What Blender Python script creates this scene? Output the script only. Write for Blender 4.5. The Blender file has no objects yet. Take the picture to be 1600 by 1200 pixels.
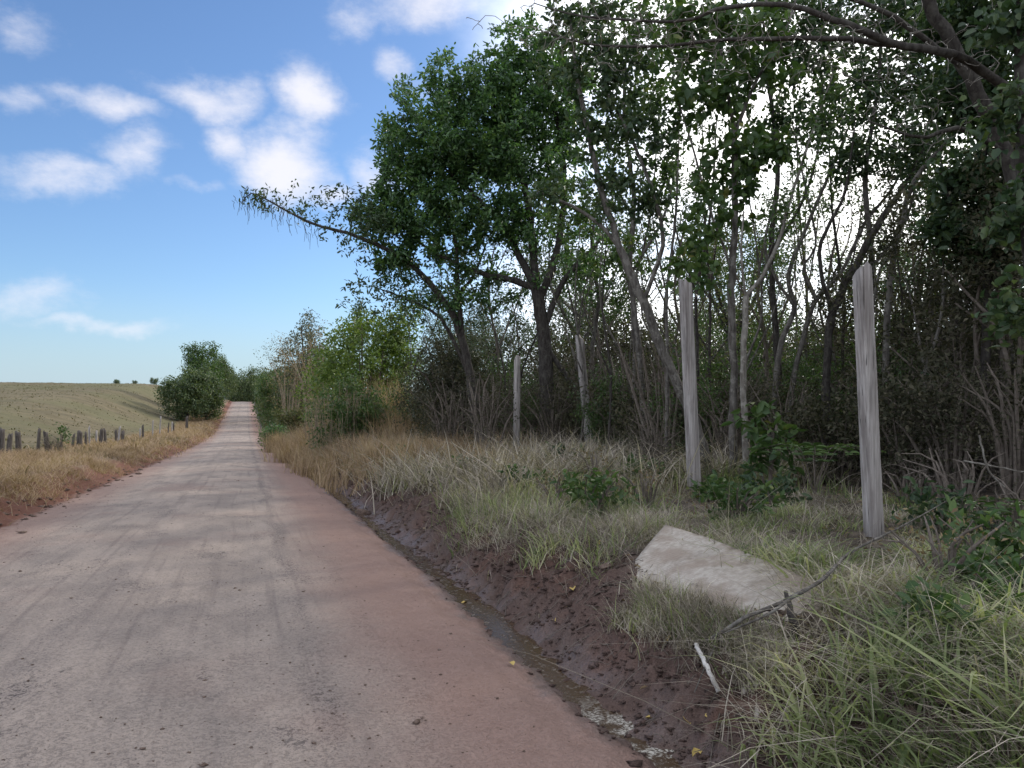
import bpy, math, random
import numpy as np
from mathutils import Vector

# ---------------------------------------------------------------- camera, world, sun, exposure
S = bpy.context.scene
COL = S.collection
YAW = math.radians(19.05); PITCH = math.radians(1.9); FPX = 1204.0
CAM = np.array([0.0, 0.0, 1.6])
cd = bpy.data.cameras.new('camera'); cam = bpy.data.objects.new('camera', cd); COL.objects.link(cam)
cam.location = CAM; cam.rotation_euler = (math.pi/2 + PITCH, 0, -YAW)
cd.sensor_width = 36; cd.lens = FPX/1600*36; cd.clip_start = 0.05; cd.clip_end = 6000
S.camera = cam
F_ = np.array([math.sin(YAW)*math.cos(PITCH), math.cos(YAW)*math.cos(PITCH), math.sin(PITCH)])
R_ = np.array([math.cos(YAW), -math.sin(YAW), 0.0]); U_ = np.cross(R_, F_)
def at(px, py, d): return CAM + d*(F_ + R_*(px-800)/FPX + U_*(600-py)/FPX)

S.view_settings.view_transform = 'Standard'; S.view_settings.look = 'None'
S.view_settings.gamma = 1.0; S.view_settings.exposure = 0.75
SUN_AZ = math.radians(62); SUN_EL = math.radians(27)          # azimuth from +Y (along the road) towards +X
sl = bpy.data.lights.new('sun', 'SUN'); sl.energy = 1.5; sl.angle = math.radians(2.0); sl.color = (1.0, 0.93, 0.82)
sun = bpy.data.objects.new('sun', sl); COL.objects.link(sun)
SD = Vector((math.sin(SUN_AZ)*math.cos(SUN_EL), math.cos(SUN_AZ)*math.cos(SUN_EL), math.sin(SUN_EL)))
sun.rotation_euler = SD.to_track_quat('Z', 'Y').to_euler(); sun.location = (30, 10, 30)

class NT:
    def __init__(s, tree): s.t = tree; tree.nodes.clear()
    def n(s, kind, ins=None, **attrs):
        nd = s.t.nodes.new(kind)
        for k, v in attrs.items(): setattr(nd, k, v)
        for k, v in (ins or {}).items():
            i = nd.inputs[k]
            if isinstance(v, bpy.types.NodeSocket): s.t.links.new(v, i)
            else: i.default_value = v
        return nd
    def m(s, op, a, b=0.0, c=None, clamp=False):
        ins = {0: a, 1: b}
        if c is not None: ins[2] = c
        return s.n('ShaderNodeMath', ins, operation=op, use_clamp=clamp).outputs[0]
    def noise(s, vec, scale, detail=4, rough=0.55, dist=0.0):
        return s.n('ShaderNodeTexNoise', {'Vector': vec, 'Scale': scale, 'Detail': detail, 'Roughness': rough, 'Distortion': dist}).outputs[0]
    def ss(s, v, a, b, o0=0.0, o1=1.0):
        return s.n('ShaderNodeMapRange', {0: v, 1: a, 2: b, 3: o0, 4: o1}, interpolation_type='SMOOTHSTEP').outputs[0]
    def mix(s, f, a, b, mode='MIX'):
        nd = s.t.nodes.new('ShaderNodeMix'); nd.data_type = 'RGBA'; nd.blend_type = mode
        for i, v in ((0, f), (6, a), (7, b)):
            if isinstance(v, bpy.types.NodeSocket): s.t.links.new(v, nd.inputs[i])
            else: nd.inputs[i].default_value = v if i == 0 else (*v, 1)
        return nd.outputs[2]
    def ramp(s, f, stops):
        nd = s.n('ShaderNodeValToRGB', {0: f}); e = nd.color_ramp.elements
        while len(e) < len(stops): e.new(0.5)
        for el, (p, c) in zip(e, stops): el.position = p; el.color = (*c, 1)
        return nd.outputs[0]
    def sep(s, v): return s.n('ShaderNodeSeparateXYZ', {0: v}).outputs
    def scale(s, v, xyz): return s.n('ShaderNodeVectorMath', {0: v, 1: xyz}, operation='MULTIPLY').outputs[0]

W = bpy.data.worlds.new('World'); S.world = W; W.use_nodes = True
w = NT(W.node_tree)
sky = w.n('ShaderNodeTexSky', sky_type='NISHITA', sun_disc=False, sun_elevation=SUN_EL, sun_rotation=SUN_AZ,
          air_density=1.0, dust_density=0.6, ozone_density=1.6)
dirv = w.n('ShaderNodeTexCoord').outputs['Generated']
dn = w.n('ShaderNodeVectorMath', {0: dirv}, operation='NORMALIZE').outputs[0]
dx, dy, dz = w.sep(dn)
AZ = w.m('ARCTAN2', dx, dy); EL = w.m('ARCSINE', dz)
warp = w.n('ShaderNodeTexNoise', {'Vector': dn, 'Scale': 9.0, 'Detail': 5, 'Roughness': 0.55}).outputs[1]
wr, wg, wb = w.sep(warp)
AZw = w.m('ADD', AZ, w.m('MULTIPLY', w.m('SUBTRACT', wr, 0.5), 0.11)); ELw = w.m('ADD', EL, w.m('MULTIPLY', w.m('SUBTRACT', wg, 0.5), 0.085))
def azel(px, py):
    v = at(px, py, 1.0) - CAM; v /= np.linalg.norm(v); return math.atan2(v[0], v[1]), math.asin(v[2])
cl = None
for (px, py, rx, ry, k) in ((35, 45, 75, 45, .6), (165, 165, 110, 26, .75), (330, 155, 100, 38, .85), (480, 152, 62, 52, 1.15), (25, 160, 60, 26, .65),
                            (110, 280, 130, 34, .75), (200, 255, 55, 55, .8), (355, 226, 46, 44, .9), (450, 255, 92, 62, 1.15), (520, 300, 60, 30, .8),
                            (617, 100, 34, 42, .75), (560, 15, 70, 35, .7), (680, 10, 120, 40, .85), (40, 468, 110, 30, .62), (150, 503, 130, 16, .62), (590, 270, 55, 55, .8), (300, 300, 60, 14, .5), (700, 130, 70, 60, .5)):
    a0, e0 = azel(px, py); sa = .86*rx/FPX; se = .82*ry/FPX
    u = w.m('DIVIDE', w.m('SUBTRACT', AZw, a0), sa); v = w.m('DIVIDE', w.m('SUBTRACT', ELw, e0), se)
    q = w.m('ADD', w.m('MULTIPLY', u, u), w.m('MULTIPLY', v, v))
    g = w.m('MULTIPLY', w.m('EXPONENT', w.m('MULTIPLY', q, -0.8)), k)
    cl = g if cl is None else w.m('MAXIMUM', cl, g)
fine = w.noise(w.scale(dn, (1, 1, 1.9)), 13.0, 9, 0.68)
cov = w.ss(w.m('ADD', cl, w.m('MULTIPLY', w.m('SUBTRACT', fine, 0.5), 1.0)), 0.22, 1.15)
# broken cloud over the rest of the sky: beyond the wood, where the sun stands; overhead and behind the viewer added unseen, to light the ground
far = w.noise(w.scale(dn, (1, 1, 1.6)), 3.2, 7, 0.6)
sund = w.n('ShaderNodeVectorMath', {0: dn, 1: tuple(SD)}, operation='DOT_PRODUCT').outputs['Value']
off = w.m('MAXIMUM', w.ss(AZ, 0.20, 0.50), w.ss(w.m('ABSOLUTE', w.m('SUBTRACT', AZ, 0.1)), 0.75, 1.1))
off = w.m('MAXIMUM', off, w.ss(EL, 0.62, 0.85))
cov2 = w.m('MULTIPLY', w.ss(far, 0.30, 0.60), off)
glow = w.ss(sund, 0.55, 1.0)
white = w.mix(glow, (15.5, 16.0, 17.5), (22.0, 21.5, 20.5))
skyc = w.mix(1.0, sky.outputs[0], (0.90, 1.10, 1.36), 'MULTIPLY'); skyc = w.mix(w.ss(EL, .16, -.01, 0, .85), skyc, (4.2, 5.4, 6.4))
c1 = w.mix(w.m('MULTIPLY', cov, 0.90), skyc, (8.0, 7.9, 8.4))
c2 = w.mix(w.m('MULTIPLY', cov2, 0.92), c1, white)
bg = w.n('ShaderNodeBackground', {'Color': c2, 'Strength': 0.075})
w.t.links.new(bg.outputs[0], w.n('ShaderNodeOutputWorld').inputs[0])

# ---------------------------------------------------------------- helpers
def lattice(ix, iy, seed):
    v = np.sin(ix*127.1 + iy*311.7 + seed*74.7)*43758.5453
    return v - np.floor(v)
def vnoise(x, y, seed=0):
    x = np.asarray(x, float); y = np.asarray(y, float)
    ix = np.floor(x); iy = np.floor(y); fx = x-ix; fy = y-iy
    fx = fx*fx*(3-2*fx); fy = fy*fy*(3-2*fy)
    a = lattice(ix, iy, seed); b = lattice(ix+1, iy, seed); c = lattice(ix, iy+1, seed); d = lattice(ix+1, iy+1, seed)
    return (a*(1-fx)+b*fx)*(1-fy) + (c*(1-fx)+d*fx)*fy - 0.5
def fbm(x, y, seed=0, octv=4):
    r = 0; a = 1.0; s = 1.0
    for k in range(octv): r = r + a*vnoise(x*s+7.3*k, y*s-3.1*k, seed+k); a *= 0.5; s *= 2.03
    return r
def sstep(x, a, b):
    t = np.clip((np.asarray(x, float)-a)/(b-a), 0, 1); return t*t*(3-2*t)

# long profile of the road, and of the pasture hill beyond the old fence
_py = np.arange(-200, 1600, 1.0)
def _smooth(v, k): 
    g = np.exp(-0.5*(np.arange(-3*k, 3*k+1)/k)**2); g /= g.sum()
    return np.convolve(np.pad(v, 3*k, mode='edge'), g, 'valid')
_P = _smooth(np.interp(_py, [-200, 8, 18, 33.5, 62, 98, 160, 214, 235, 300, 500, 1600], [0, 0, -.2, -.5, -1.0, -1.15, 1.5, 3.7, 3.75, 0.5, -8, -14]), 5)
_Fd = _smooth(np.interp(_py, [-200, 30, 45, 165, 195, 260, 500, 1600], [.5, .25, .45, 6.6, 7.35, 6.0, -4, -14]), 6)
def prof(y): return np.interp(y, _py, _P)
KX = [-7, -5.5, -4.4, -3.85, -3.45, -3.1, -1, 0.9, 1.5, 1.80, 1.98, 2.16, 2.42, 2.8, 3.25, 5, 7, 9, 40]
KZ = [.45, .46, .38, .12, -.03, -.03, .03, -.02, -.05, -.12, -.205, -.14, .05, .29, .38, .42, .47, .5, .5]
def gz(x, y):
    x = np.asarray(x, float); y = np.asarray(y, float)
    mx = x + 0.16*vnoise(y/2.3, 0.5, 3)*sstep(x, 0.9, 1.7)*(1-sstep(x, 6, 9)) + 0.3*vnoise(y/3.1, 4.5, 5)*(1-sstep(x, -3.3, -2.4))*sstep(x, -7, -6)
    z = np.interp(mx, KX, KZ)
    base = z + prof(y)
    wf = sstep(-x, 7, 20)
    z = base*(1-wf) + np.interp(y, _py, _Fd)*wf
    near = (1 - sstep(y, 40, 120))*(1-.85*np.exp(-((x-3.3)**2+(y-5.0)**2)/1.2))
    bank = sstep(x, 2.05, 2.4)*(1-sstep(x, 3.3, 4.2)); lbank = (1-sstep(x, -3.7, -3.3))*sstep(x, -4.8, -4.2)
    road = sstep(x, -3.5, -3.2)*(1-sstep(x, 1.5, 1.75)); ditch = sstep(x, 1.5, 1.75)*(1-sstep(x, 2.1, 2.4))
    z = z + near*(bank*(0.13*fbm(x*5, y*5, 11, 5) - 0.16*np.abs(fbm(x*8, y*8, 21, 4)) + 0.08*np.abs(fbm(x*17, y*17, 22, 3)) + 0.10*fbm(x*1.7, y*1.2, 12, 2)) + lbank*(0.16*fbm(x*4, y*3, 13, 5) - .10*np.abs(fbm(x*7, y*6, 23, 3)))
                  + ditch*(0.045*fbm(x*9, y*7, 14, 4) + 0.03*vnoise(x*1.5, y*.9, 15))
                  + road*(0.022*fbm(x*2.2, y*.35, 16, 3) + 0.008*fbm(x*11, y*9, 17, 2)))
    verge = sstep(x, 3.0, 3.8) + (1-sstep(x, -4.6, -4.2))
    z = z + verge*(0.17*fbm(x*.9, y*.9, 18, 5))*(1-.85*np.exp(-((x-3.3)**2+(y-5.0)**2)/1.2)) + (1-sstep(x, -9, -7))*(0.12*fbm(x*.16, y*.35, 19, 3))*sstep(y, 20, 60)
    return z
def on_ground(px, d):
    p = at(px, 640, d); return np.array([p[0], p[1], float(gz(p[0], p[1]))])

def hit(px, py):
    """where the ray through a photo pixel meets the ground: (point, depth)"""
    d = np.arange(2.5, 90, .03); P = CAM + d[:, None]*(F_ + R_*(px-800)/FPX + U_*(600-py)/FPX)
    k = int(np.argmax(P[:, 2] <= gz(P[:, 0], P[:, 1]))); return P[k], float(d[k])
def pxd(x, y):
    """photo column and depth of ground points"""
    d = x*F_[0] + y*F_[1]; return 800 + FPX*(x*R_[0]+y*R_[1])/np.maximum(d, .1), d
def mesh(name, verts, faces, mat, parent=None, smooth=False, loc=None):
    """faces: list of int arrays (n, k)"""
    me = bpy.data.meshes.new(name)
    v = np.asarray(verts, np.float32).reshape(-1, 3)
    if loc is not None: v = v - np.asarray(loc, np.float32)
    fs = [np.asarray(f, np.int32) for f in faces if len(f)]
    me.vertices.add(len(v)); me.vertices.foreach_set('co', v.ravel())
    nl = sum(f.size for f in fs); npoly = sum(len(f) for f in fs)
    me.loops.add(nl); me.loops.foreach_set('vertex_index', np.concatenate([f.ravel() for f in fs]))
    st = []; o = 0
    for f in fs: st.append(o + np.arange(len(f))*f.shape[1]); o += f.size
    me.polygons.add(npoly); me.polygons.foreach_set('loop_start', np.concatenate(st).astype(np.int32))
    if smooth: me.polygons.foreach_set('use_smooth', np.ones(npoly, bool))
    me.update(calc_edges=True); me.materials.append(mat)
    ob = bpy.data.objects.new(name, me); COL.objects.link(ob)
    if parent is not None: ob.parent = parent
    elif loc is not None: ob.location = [float(c) for c in loc]
    return ob
def tag(o, label=None, cat=None, group=None, kind=None):
    if label: o['label'] = label
    if cat: o['category'] = cat
    if group: o['group'] = group
    if kind: o['kind'] = kind
    return o
def root_at(name, loc, label, cat, group=None):
    o = bpy.data.objects.new(name, None); COL.objects.link(o); o.location = [float(c) for c in loc]; o.empty_display_size = 0.3
    return tag(o, label, cat, group)
def dup(root, loc, rz=0.0, sc=1.0, label=None):
    r = root.copy(); COL.objects.link(r); r.location = [float(c) for c in loc]; r.rotation_euler = (0, 0, rz)
    r.scale = (sc, sc, sc) if not hasattr(sc, '__len__') else sc
    if label: r['label'] = label
    for ch in list(root.children):
        c = ch.copy(); COL.objects.link(c); c.parent = r
    return r

def curve(P, n):
    P = np.asarray(P, float)
    Q = np.vstack([2*P[0]-P[1], P, 2*P[-1]-P[-2]])
    d = np.r_[0, np.cumsum(np.linalg.norm(np.diff(P, axis=0), axis=1)[:, ] + 1e-6)]
    t = np.linspace(0, d[-1], n); k = np.clip(np.searchsorted(d, t, side='right')-1, 0, len(P)-2)
    u = ((t-d[k])/(d[k+1]-d[k]))[:, None]
    a, b, c, e = Q[k], Q[k+1], Q[k+2], Q[k+3]
    return 0.5*(2*b + (c-a)*u + (2*a-5*b+4*c-e)*u*u + (3*b-a-3*c+e)*u**3)
def rad_curve(Rr, P, n):
    d = np.r_[0, np.cumsum(np.linalg.norm(np.diff(np.asarray(P, float), axis=0), axis=1))]
    return np.interp(np.linspace(0, d[-1], n), d, Rr)
def tubes(P, Rr, sides, rough=0.0, rng=None):
    """P (M,n,3), Rr (M,n) -> verts, quads"""
    P = np.asarray(P, float); Rr = np.asarray(Rr, float); M, n, _ = P.shape
    T = np.gradient(P, axis=1); T /= np.linalg.norm(T, axis=2, keepdims=True)+1e-9
    mt = P[:, -1]-P[:, 0]; mt = np.abs(mt/(np.linalg.norm(mt, axis=1, keepdims=True)+1e-9))
    ref = np.zeros((M, 3)); ref[np.arange(M), np.argmin(mt, axis=1)] = 1
    A = np.cross(T, ref[:, None, :]); A /= np.linalg.norm(A, axis=2, keepdims=True)+1e-9
    B = np.cross(T, A)
    th = np.arange(sides)*2*math.pi/sides
    rr = Rr[:, :, None]*np.ones(sides)
    if rough and rng is not None: rr = rr*(1+rough*rng.normal(size=rr.shape))
    V = P[:, :, None, :] + rr[..., None]*(A[:, :, None, :]*np.cos(th)[:, None] + B[:, :, None, :]*np.sin(th)[:, None])
    idx = np.arange(M*n*sides).reshape(M, n, sides)
    a = idx[:, :-1, :]; b = np.roll(idx, -1, axis=2)[:, :-1, :]; c = np.roll(idx, -1, axis=2)[:, 1:, :]; d = idx[:, 1:, :]
    return V.reshape(-1, 3), np.stack([a, b, c, d], -1).reshape(-1, 4)
class Geo:
    def __init__(s): s.v = []; s.f = []; s.n = 0
    def add(s, V, Q): s.v.append(np.asarray(V)); s.f.append(np.asarray(Q)+s.n); s.n += len(V)
    def build(s, name, mat, parent=None, smooth=False, loc=None): 
        fs = {}
        for f in s.f: fs.setdefault(f.shape[1], []).append(f)
        return mesh(name, np.vstack(s.v), [np.vstack(x) for x in fs.values()], mat, parent, smooth, loc)

def leaves(base, d, L, Wd, rng, hexa=True, up=0.6, fold=0.18):
    """one leaf per row: base (K,3), direction d (K,3), length L, width Wd"""
    K = len(base); d = d/(np.linalg.norm(d, axis=1, keepdims=True)+1e-9)
    nrm = rng.normal(size=(K, 3)); nrm[:, 2] += up*2
    s = np.cross(d, nrm); s /= np.linalg.norm(s, axis=1, keepdims=True)+1e-9
    nn = np.cross(s, d); L = (L*rng.uniform(.45, 1.35, K))[:, None]; Wd = (Wd*rng.uniform(.75, 1.2, K))[:, None]
    tip = base + d*L - nn*L*0.12
    if hexa:
        m1 = base + d*L*.3; m2 = base + d*L*.68 - nn*L*.04; lift = nn*Wd*fold
        V = np.stack([base, m1+s*Wd*.45+lift, m2+s*Wd*.40+lift, tip, m2-s*Wd*.40+lift, m1-s*Wd*.45+lift], 1)
        i = np.arange(K)[:, None]*6
        Q = np.vstack([i+np.array([[0, 1, 2, 3]]), i+np.array([[0, 3, 4, 5]])])
    else:
        m = base + d*L*.5 + nn*Wd*fold
        V = np.stack([base, m+s*Wd*.5, tip, m-s*Wd*.5], 1)
        Q = np.arange(K)[:, None]*4+np.array([[0, 1, 2, 3]])
    return V.reshape(-1, 3), Q

def grow(paths, tips, rng, tr=1.0, kink=0.25, npts=6, up=0.25):
    """connect every twig tip to the nearest branch already there"""
    pos = []; dr = []; ra = []
    for P, Rr in paths:
        n = max(8, int(np.linalg.norm(np.diff(P, axis=0), axis=1).sum()/0.25)); C = curve(P, n); Rc = rad_curve(Rr, P, n)
        t = np.gradient(C, axis=0); t /= np.linalg.norm(t, axis=1, keepdims=True)+1e-9
        k = n//4
        pos.append(C[k:]); dr.append(t[k:]); ra.append(Rc[k:])
    cap = sum(len(p) for p in pos); N = cap + len(tips)*(npts-1)
    X = np.zeros((N, 3)); D = np.zeros((N, 3)); Rn = np.zeros(N)
    X[:cap] = np.vstack(pos); D[:cap] = np.vstack(dr); Rn[:cap] = np.concatenate(ra); m = cap
    near = np.array([np.min(((X[:cap]-t)**2).sum(1)) for t in tips]); order = np.argsort(near)
    TW = np.zeros((len(tips), npts, 3)); TR = np.zeros((len(tips), npts))
    u = np.linspace(0, 1, npts)[:, None]
    for q, ti in enumerate(order):
        tip = tips[ti]; dv = tip-X[:m]; dist = np.sqrt((dv**2).sum(1))
        cost = dist*(1 + 0.35*np.clip(-(dv*D[:m]).sum(1)/(dist+1e-6), 0, 1)) + 0.4*np.clip(X[:m, 2]-tip[2], 0, 9)
        j = int(np.argmin(cost)); L = dist[j]+1e-6; p0 = X[j]
        p1 = p0 + D[j]*L*.33 + rng.normal(size=3)*L*kink*.4; p2 = tip - (dv[j]/L*.6+np.array([0, 0, up]))*L*.35 + rng.normal(size=3)*L*kink*.4
        C = (1-u)**3*p0 + 3*u*(1-u)**2*p1 + 3*u*u*(1-u)*p2 + u**3*tip
        C[1:-1] += rng.normal(size=(npts-2, 3))*L*.025
        r0 = min(Rn[j]*.75, tr*(0.004+0.010*L)); rr = np.linspace(r0, max(r0*.3, 0.0022*tr), npts)
        TW[q] = C; TR[q] = rr
        t = np.gradient(C, axis=0); t /= np.linalg.norm(t, axis=1, keepdims=True)+1e-9
        X[m:m+npts-1] = C[1:]; D[m:m+npts-1] = t[1:]; Rn[m:m+npts-1] = rr[1:]; m += npts-1
    return TW, TR
def in_blob(c, r, n, rng, shell=0.5):
    v = rng.normal(size=(n, 3)); v /= np.linalg.norm(v, axis=1, keepdims=True)
    return np.asarray(c) + v*np.asarray(r)*(rng.uniform(0, 1, n)**shell)[:, None]

def plant(name, label, cat, paths, tips, leaf, bark, leafmat, seed, group=None, tr=1.0, kink=0.25, woodname='trunk', leafname='crown', bare=0.0, extra=None, up=0.25, sides=9, u0=0.35, twigmat=None):
    """paths: [(world pts, radii)]; tips: (T,3) world; leaf: dict(n, L, W, hexa, droop, spread)"""
    rng = np.random.default_rng(seed)
    base = np.array(paths[0][0][0], float).copy()
    r = root_at(name, base, label, cat, group)
    g = Geo()
    for P, Rr in paths:
        P = np.asarray(P, float); ln = np.linalg.norm(np.diff(P, axis=0), axis=1).sum(); n = max(6, min(60, int(ln/0.18)))
        C = curve(P, n); Rc = rad_curve(Rr, P, n); C[1:-1] += rng.normal(size=(n-2, 3))*np.minimum(Rc[1:-1, None]*.14, .010)
        V, Q = tubes(C[None], Rc[None], sides if max(Rr) > .05 else 5, 0.06, rng); g.add(V, Q)
    if len(tips):
        TW, TR = grow(paths, np.asarray(tips, float), rng, tr, kink, up=up)
        V, Q = tubes(TW, TR, 4 if len(TW) < 500 else 3)
        if twigmat is None: g.add(V, Q)
        else: mesh('crown', V, [Q], twigmat, r, True, base)
    if extra is not None: g.add(*extra)
    g.build(woodname, bark, r, True, base)
    if len(tips) and leaf:
        keep = rng.uniform(size=len(TW)) >= bare; TWk = TW[keep]; k = leaf['n']; K = len(TWk)*k
        if K:
            uu = rng.uniform(u0, 1, (len(TWk), k))*(TW.shape[1]-1); i0 = np.clip(uu.astype(int), 0, TW.shape[1]-2); fr = (uu-i0)[..., None]
            rows = np.arange(len(TWk))[:, None]; a = TWk[rows, i0]; b = TWk[rows, i0+1]; p = (a+(b-a)*fr).reshape(-1, 3)
            tw = (b-a).reshape(-1, 3); tw /= np.linalg.norm(tw, axis=1, keepdims=True)+1e-9
            p = p + rng.normal(size=p.shape)*leaf.get('spread', .05)
            d = tw*leaf.get('along', .6) + rng.normal(size=p.shape)*.55; d[:, 2] -= leaf.get('droop', 0.0)
            V, Q = leaves(p, d, leaf['L'], leaf['W'], rng, leaf.get('hexa', True))
            mesh(leafname, V, [Q], leafmat, r, False, base)
    return r

# ---------------------------------------------------------------- materials
def principled(name, color=(.5, .5, .5), rough=.9, spec=.3):
    m = bpy.data.materials.new(name); m.use_nodes = True; t = NT(m.node_tree)
    b = t.n('ShaderNodeBsdfPrincipled', {'Base Color': (*color, 1), 'Roughness': rough, 'Specular IOR Level': spec})
    t.t.links.new(b.outputs[0], t.n('ShaderNodeOutputMaterial').inputs[0])
    return m, t, b
def leaf_mat(name, stops, trans=.3, rough=.45, spec=.35, clump=.3):
    m = bpy.data.materials.new(name); m.use_nodes = True; t = NT(m.node_tree)
    geo = t.n('ShaderNodeNewGeometry'); pos = geo.outputs['Position']
    f = t.m('ADD', t.m('MULTIPLY', geo.outputs['Random Per Island'], 1-clump), t.m('MULTIPLY', t.ss(t.noise(pos, 1.6, 3), .3, .7), clump))
    c = t.ramp(f, stops)
    b = t.n('ShaderNodeBsdfPrincipled', {'Base Color': c, 'Roughness': rough, 'Specular IOR Level': spec})
    tc = t.mix(1.0, c, (1.25, 1.35, .7), 'MULTIPLY')
    tl = t.n('ShaderNodeBsdfTranslucent', {'Color': tc})
    mx = t.n('ShaderNodeMixShader', {0: trans, 1: b.outputs[0], 2: tl.outputs[0]})
    t.t.links.new(mx.outputs[0], t.n('ShaderNodeOutputMaterial').inputs[0])
    return m
def bark_mat(name, dark, pale, lichen=.5, scale=1.0):
    m, t, b = principled(name, rough=.95, spec=.15)
    pos = t.n('ShaderNodeNewGeometry').outputs['Position']
    n1 = t.noise(t.scale(pos, (9*scale, 9*scale, 2.2*scale)), 2.0, 6, .65); n2 = t.noise(pos, 9.0*scale, 6, .7)
    c = t.mix(t.ss(n1, .35, .65), dark, tuple(.5*(a+b_) for a, b_ in zip(dark, pale)))
    c = t.mix(t.m('MULTIPLY', t.ss(n2, .5, .62), lichen), c, pale)
    t.t.links.new(c, b.inputs['Base Color'])
    bp = t.n('ShaderNodeBump', {'Strength': .6, 'Distance': .02, 'Height': n1}); t.t.links.new(bp.outputs[0], b.inputs['Normal'])
    return m
M = {}
M['bark_dark'] = bark_mat('bark_dark', (.030, .025, .022), (.10, .092, .08), .5)
M['bark_pale'] = bark_mat('bark_pale', (.12, .105, .088), (.34, .32, .28), .7)
M['bark_mid'] = bark_mat('bark_mid', (.060, .052, .045), (.22, .205, .18), .65)
M['twig_brown'] = bark_mat('twig_brown', (.10, .08, .065), (.22, .19, .16), .4, 2)
M['twig_grey'] = bark_mat('twig_grey', (.11, .098, .085), (.28, .255, .22), .5, 2)
M['twig_straw'] = bark_mat('twig_straw', (.20, .16, .11), (.36, .30, .21), .5, 2)
M['leaf_gloss'] = leaf_mat('leaf_gloss', [(0, (.028, .06, .028)), (.45, (.062, .125, .048)), (.8, (.11, .20, .06)), (1, (.19, .27, .075))], .38, .35, .5)
M['leaf_dark'] = leaf_mat('leaf_dark', [(0, (.022, .042, .022)), (.5, (.046, .08, .038)), (1, (.10, .13, .058))], .32)
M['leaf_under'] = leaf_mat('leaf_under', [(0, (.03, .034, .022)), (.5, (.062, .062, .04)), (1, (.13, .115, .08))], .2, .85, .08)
M['leaf_mid'] = leaf_mat('leaf_mid', [(0, (.03, .06, .02)), (.5, (.055, .10, .03)), (.9, (.10, .15, .045)), (1, (.20, .18, .05))], .33)
M['leaf_bright'] = leaf_mat('leaf_bright', [(0, (.05, .085, .02)), (.5, (.10, .155, .032)), (1, (.20, .24, .06))], .38)
M['leaf_grey'] = leaf_mat('leaf_grey', [(0, (.045, .055, .04)), (.5, (.085, .098, .065)), (1, (.15, .145, .10))], .25)
M['leaf_olive'] = leaf_mat('leaf_olive', [(0, (.05, .06, .02)), (.5, (.09, .105, .035)), (1, (.16, .15, .06))], .3)
M['leaf_dry'] = leaf_mat('leaf_dry', [(0, (.10, .065, .04)), (.5, (.20, .145, .09)), (1, (.34, .27, .16))], .25, .8, .1)
M['grass_green'] = leaf_mat('grass_green', [(0, (.06, .09, .035)), (.3, (.145, .185, .08)), (.65, (.28, .31, .15)), (1, (.52, .48, .32))], .42, .6, .2, .5)
M['grass_dry'] = leaf_mat('grass_dry', [(0, (.085, .072, .057)), (.35, (.20, .172, .138)), (.7, (.38, .33, .27)), (1, (.60, .54, .46))], .25, .8, .15, .4)
M['grass_tan'] = leaf_mat('grass_tan', [(0, (.12, .078, .052)), (.4, (.29, .20, .13)), (1, (.48, .37, .25))], .25, .8, .15, .5)
M['pasture'] = leaf_mat('pasture', [(0, (.07, .06, .03)), (.6, (.13, .115, .06)), (1, (.20, .165, .10))], .2, .8, .1)
M['leaf_far'] = leaf_mat('leaf_far', [(0, (.035, .06, .03)), (.5, (.075, .11, .048)), (1, (.15, .17, .07))], .3)
M['moss'] = leaf_mat('moss', [(0, (.06, .06, .045)), (1, (.15, .14, .11))], .2, .9, .1)

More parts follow.
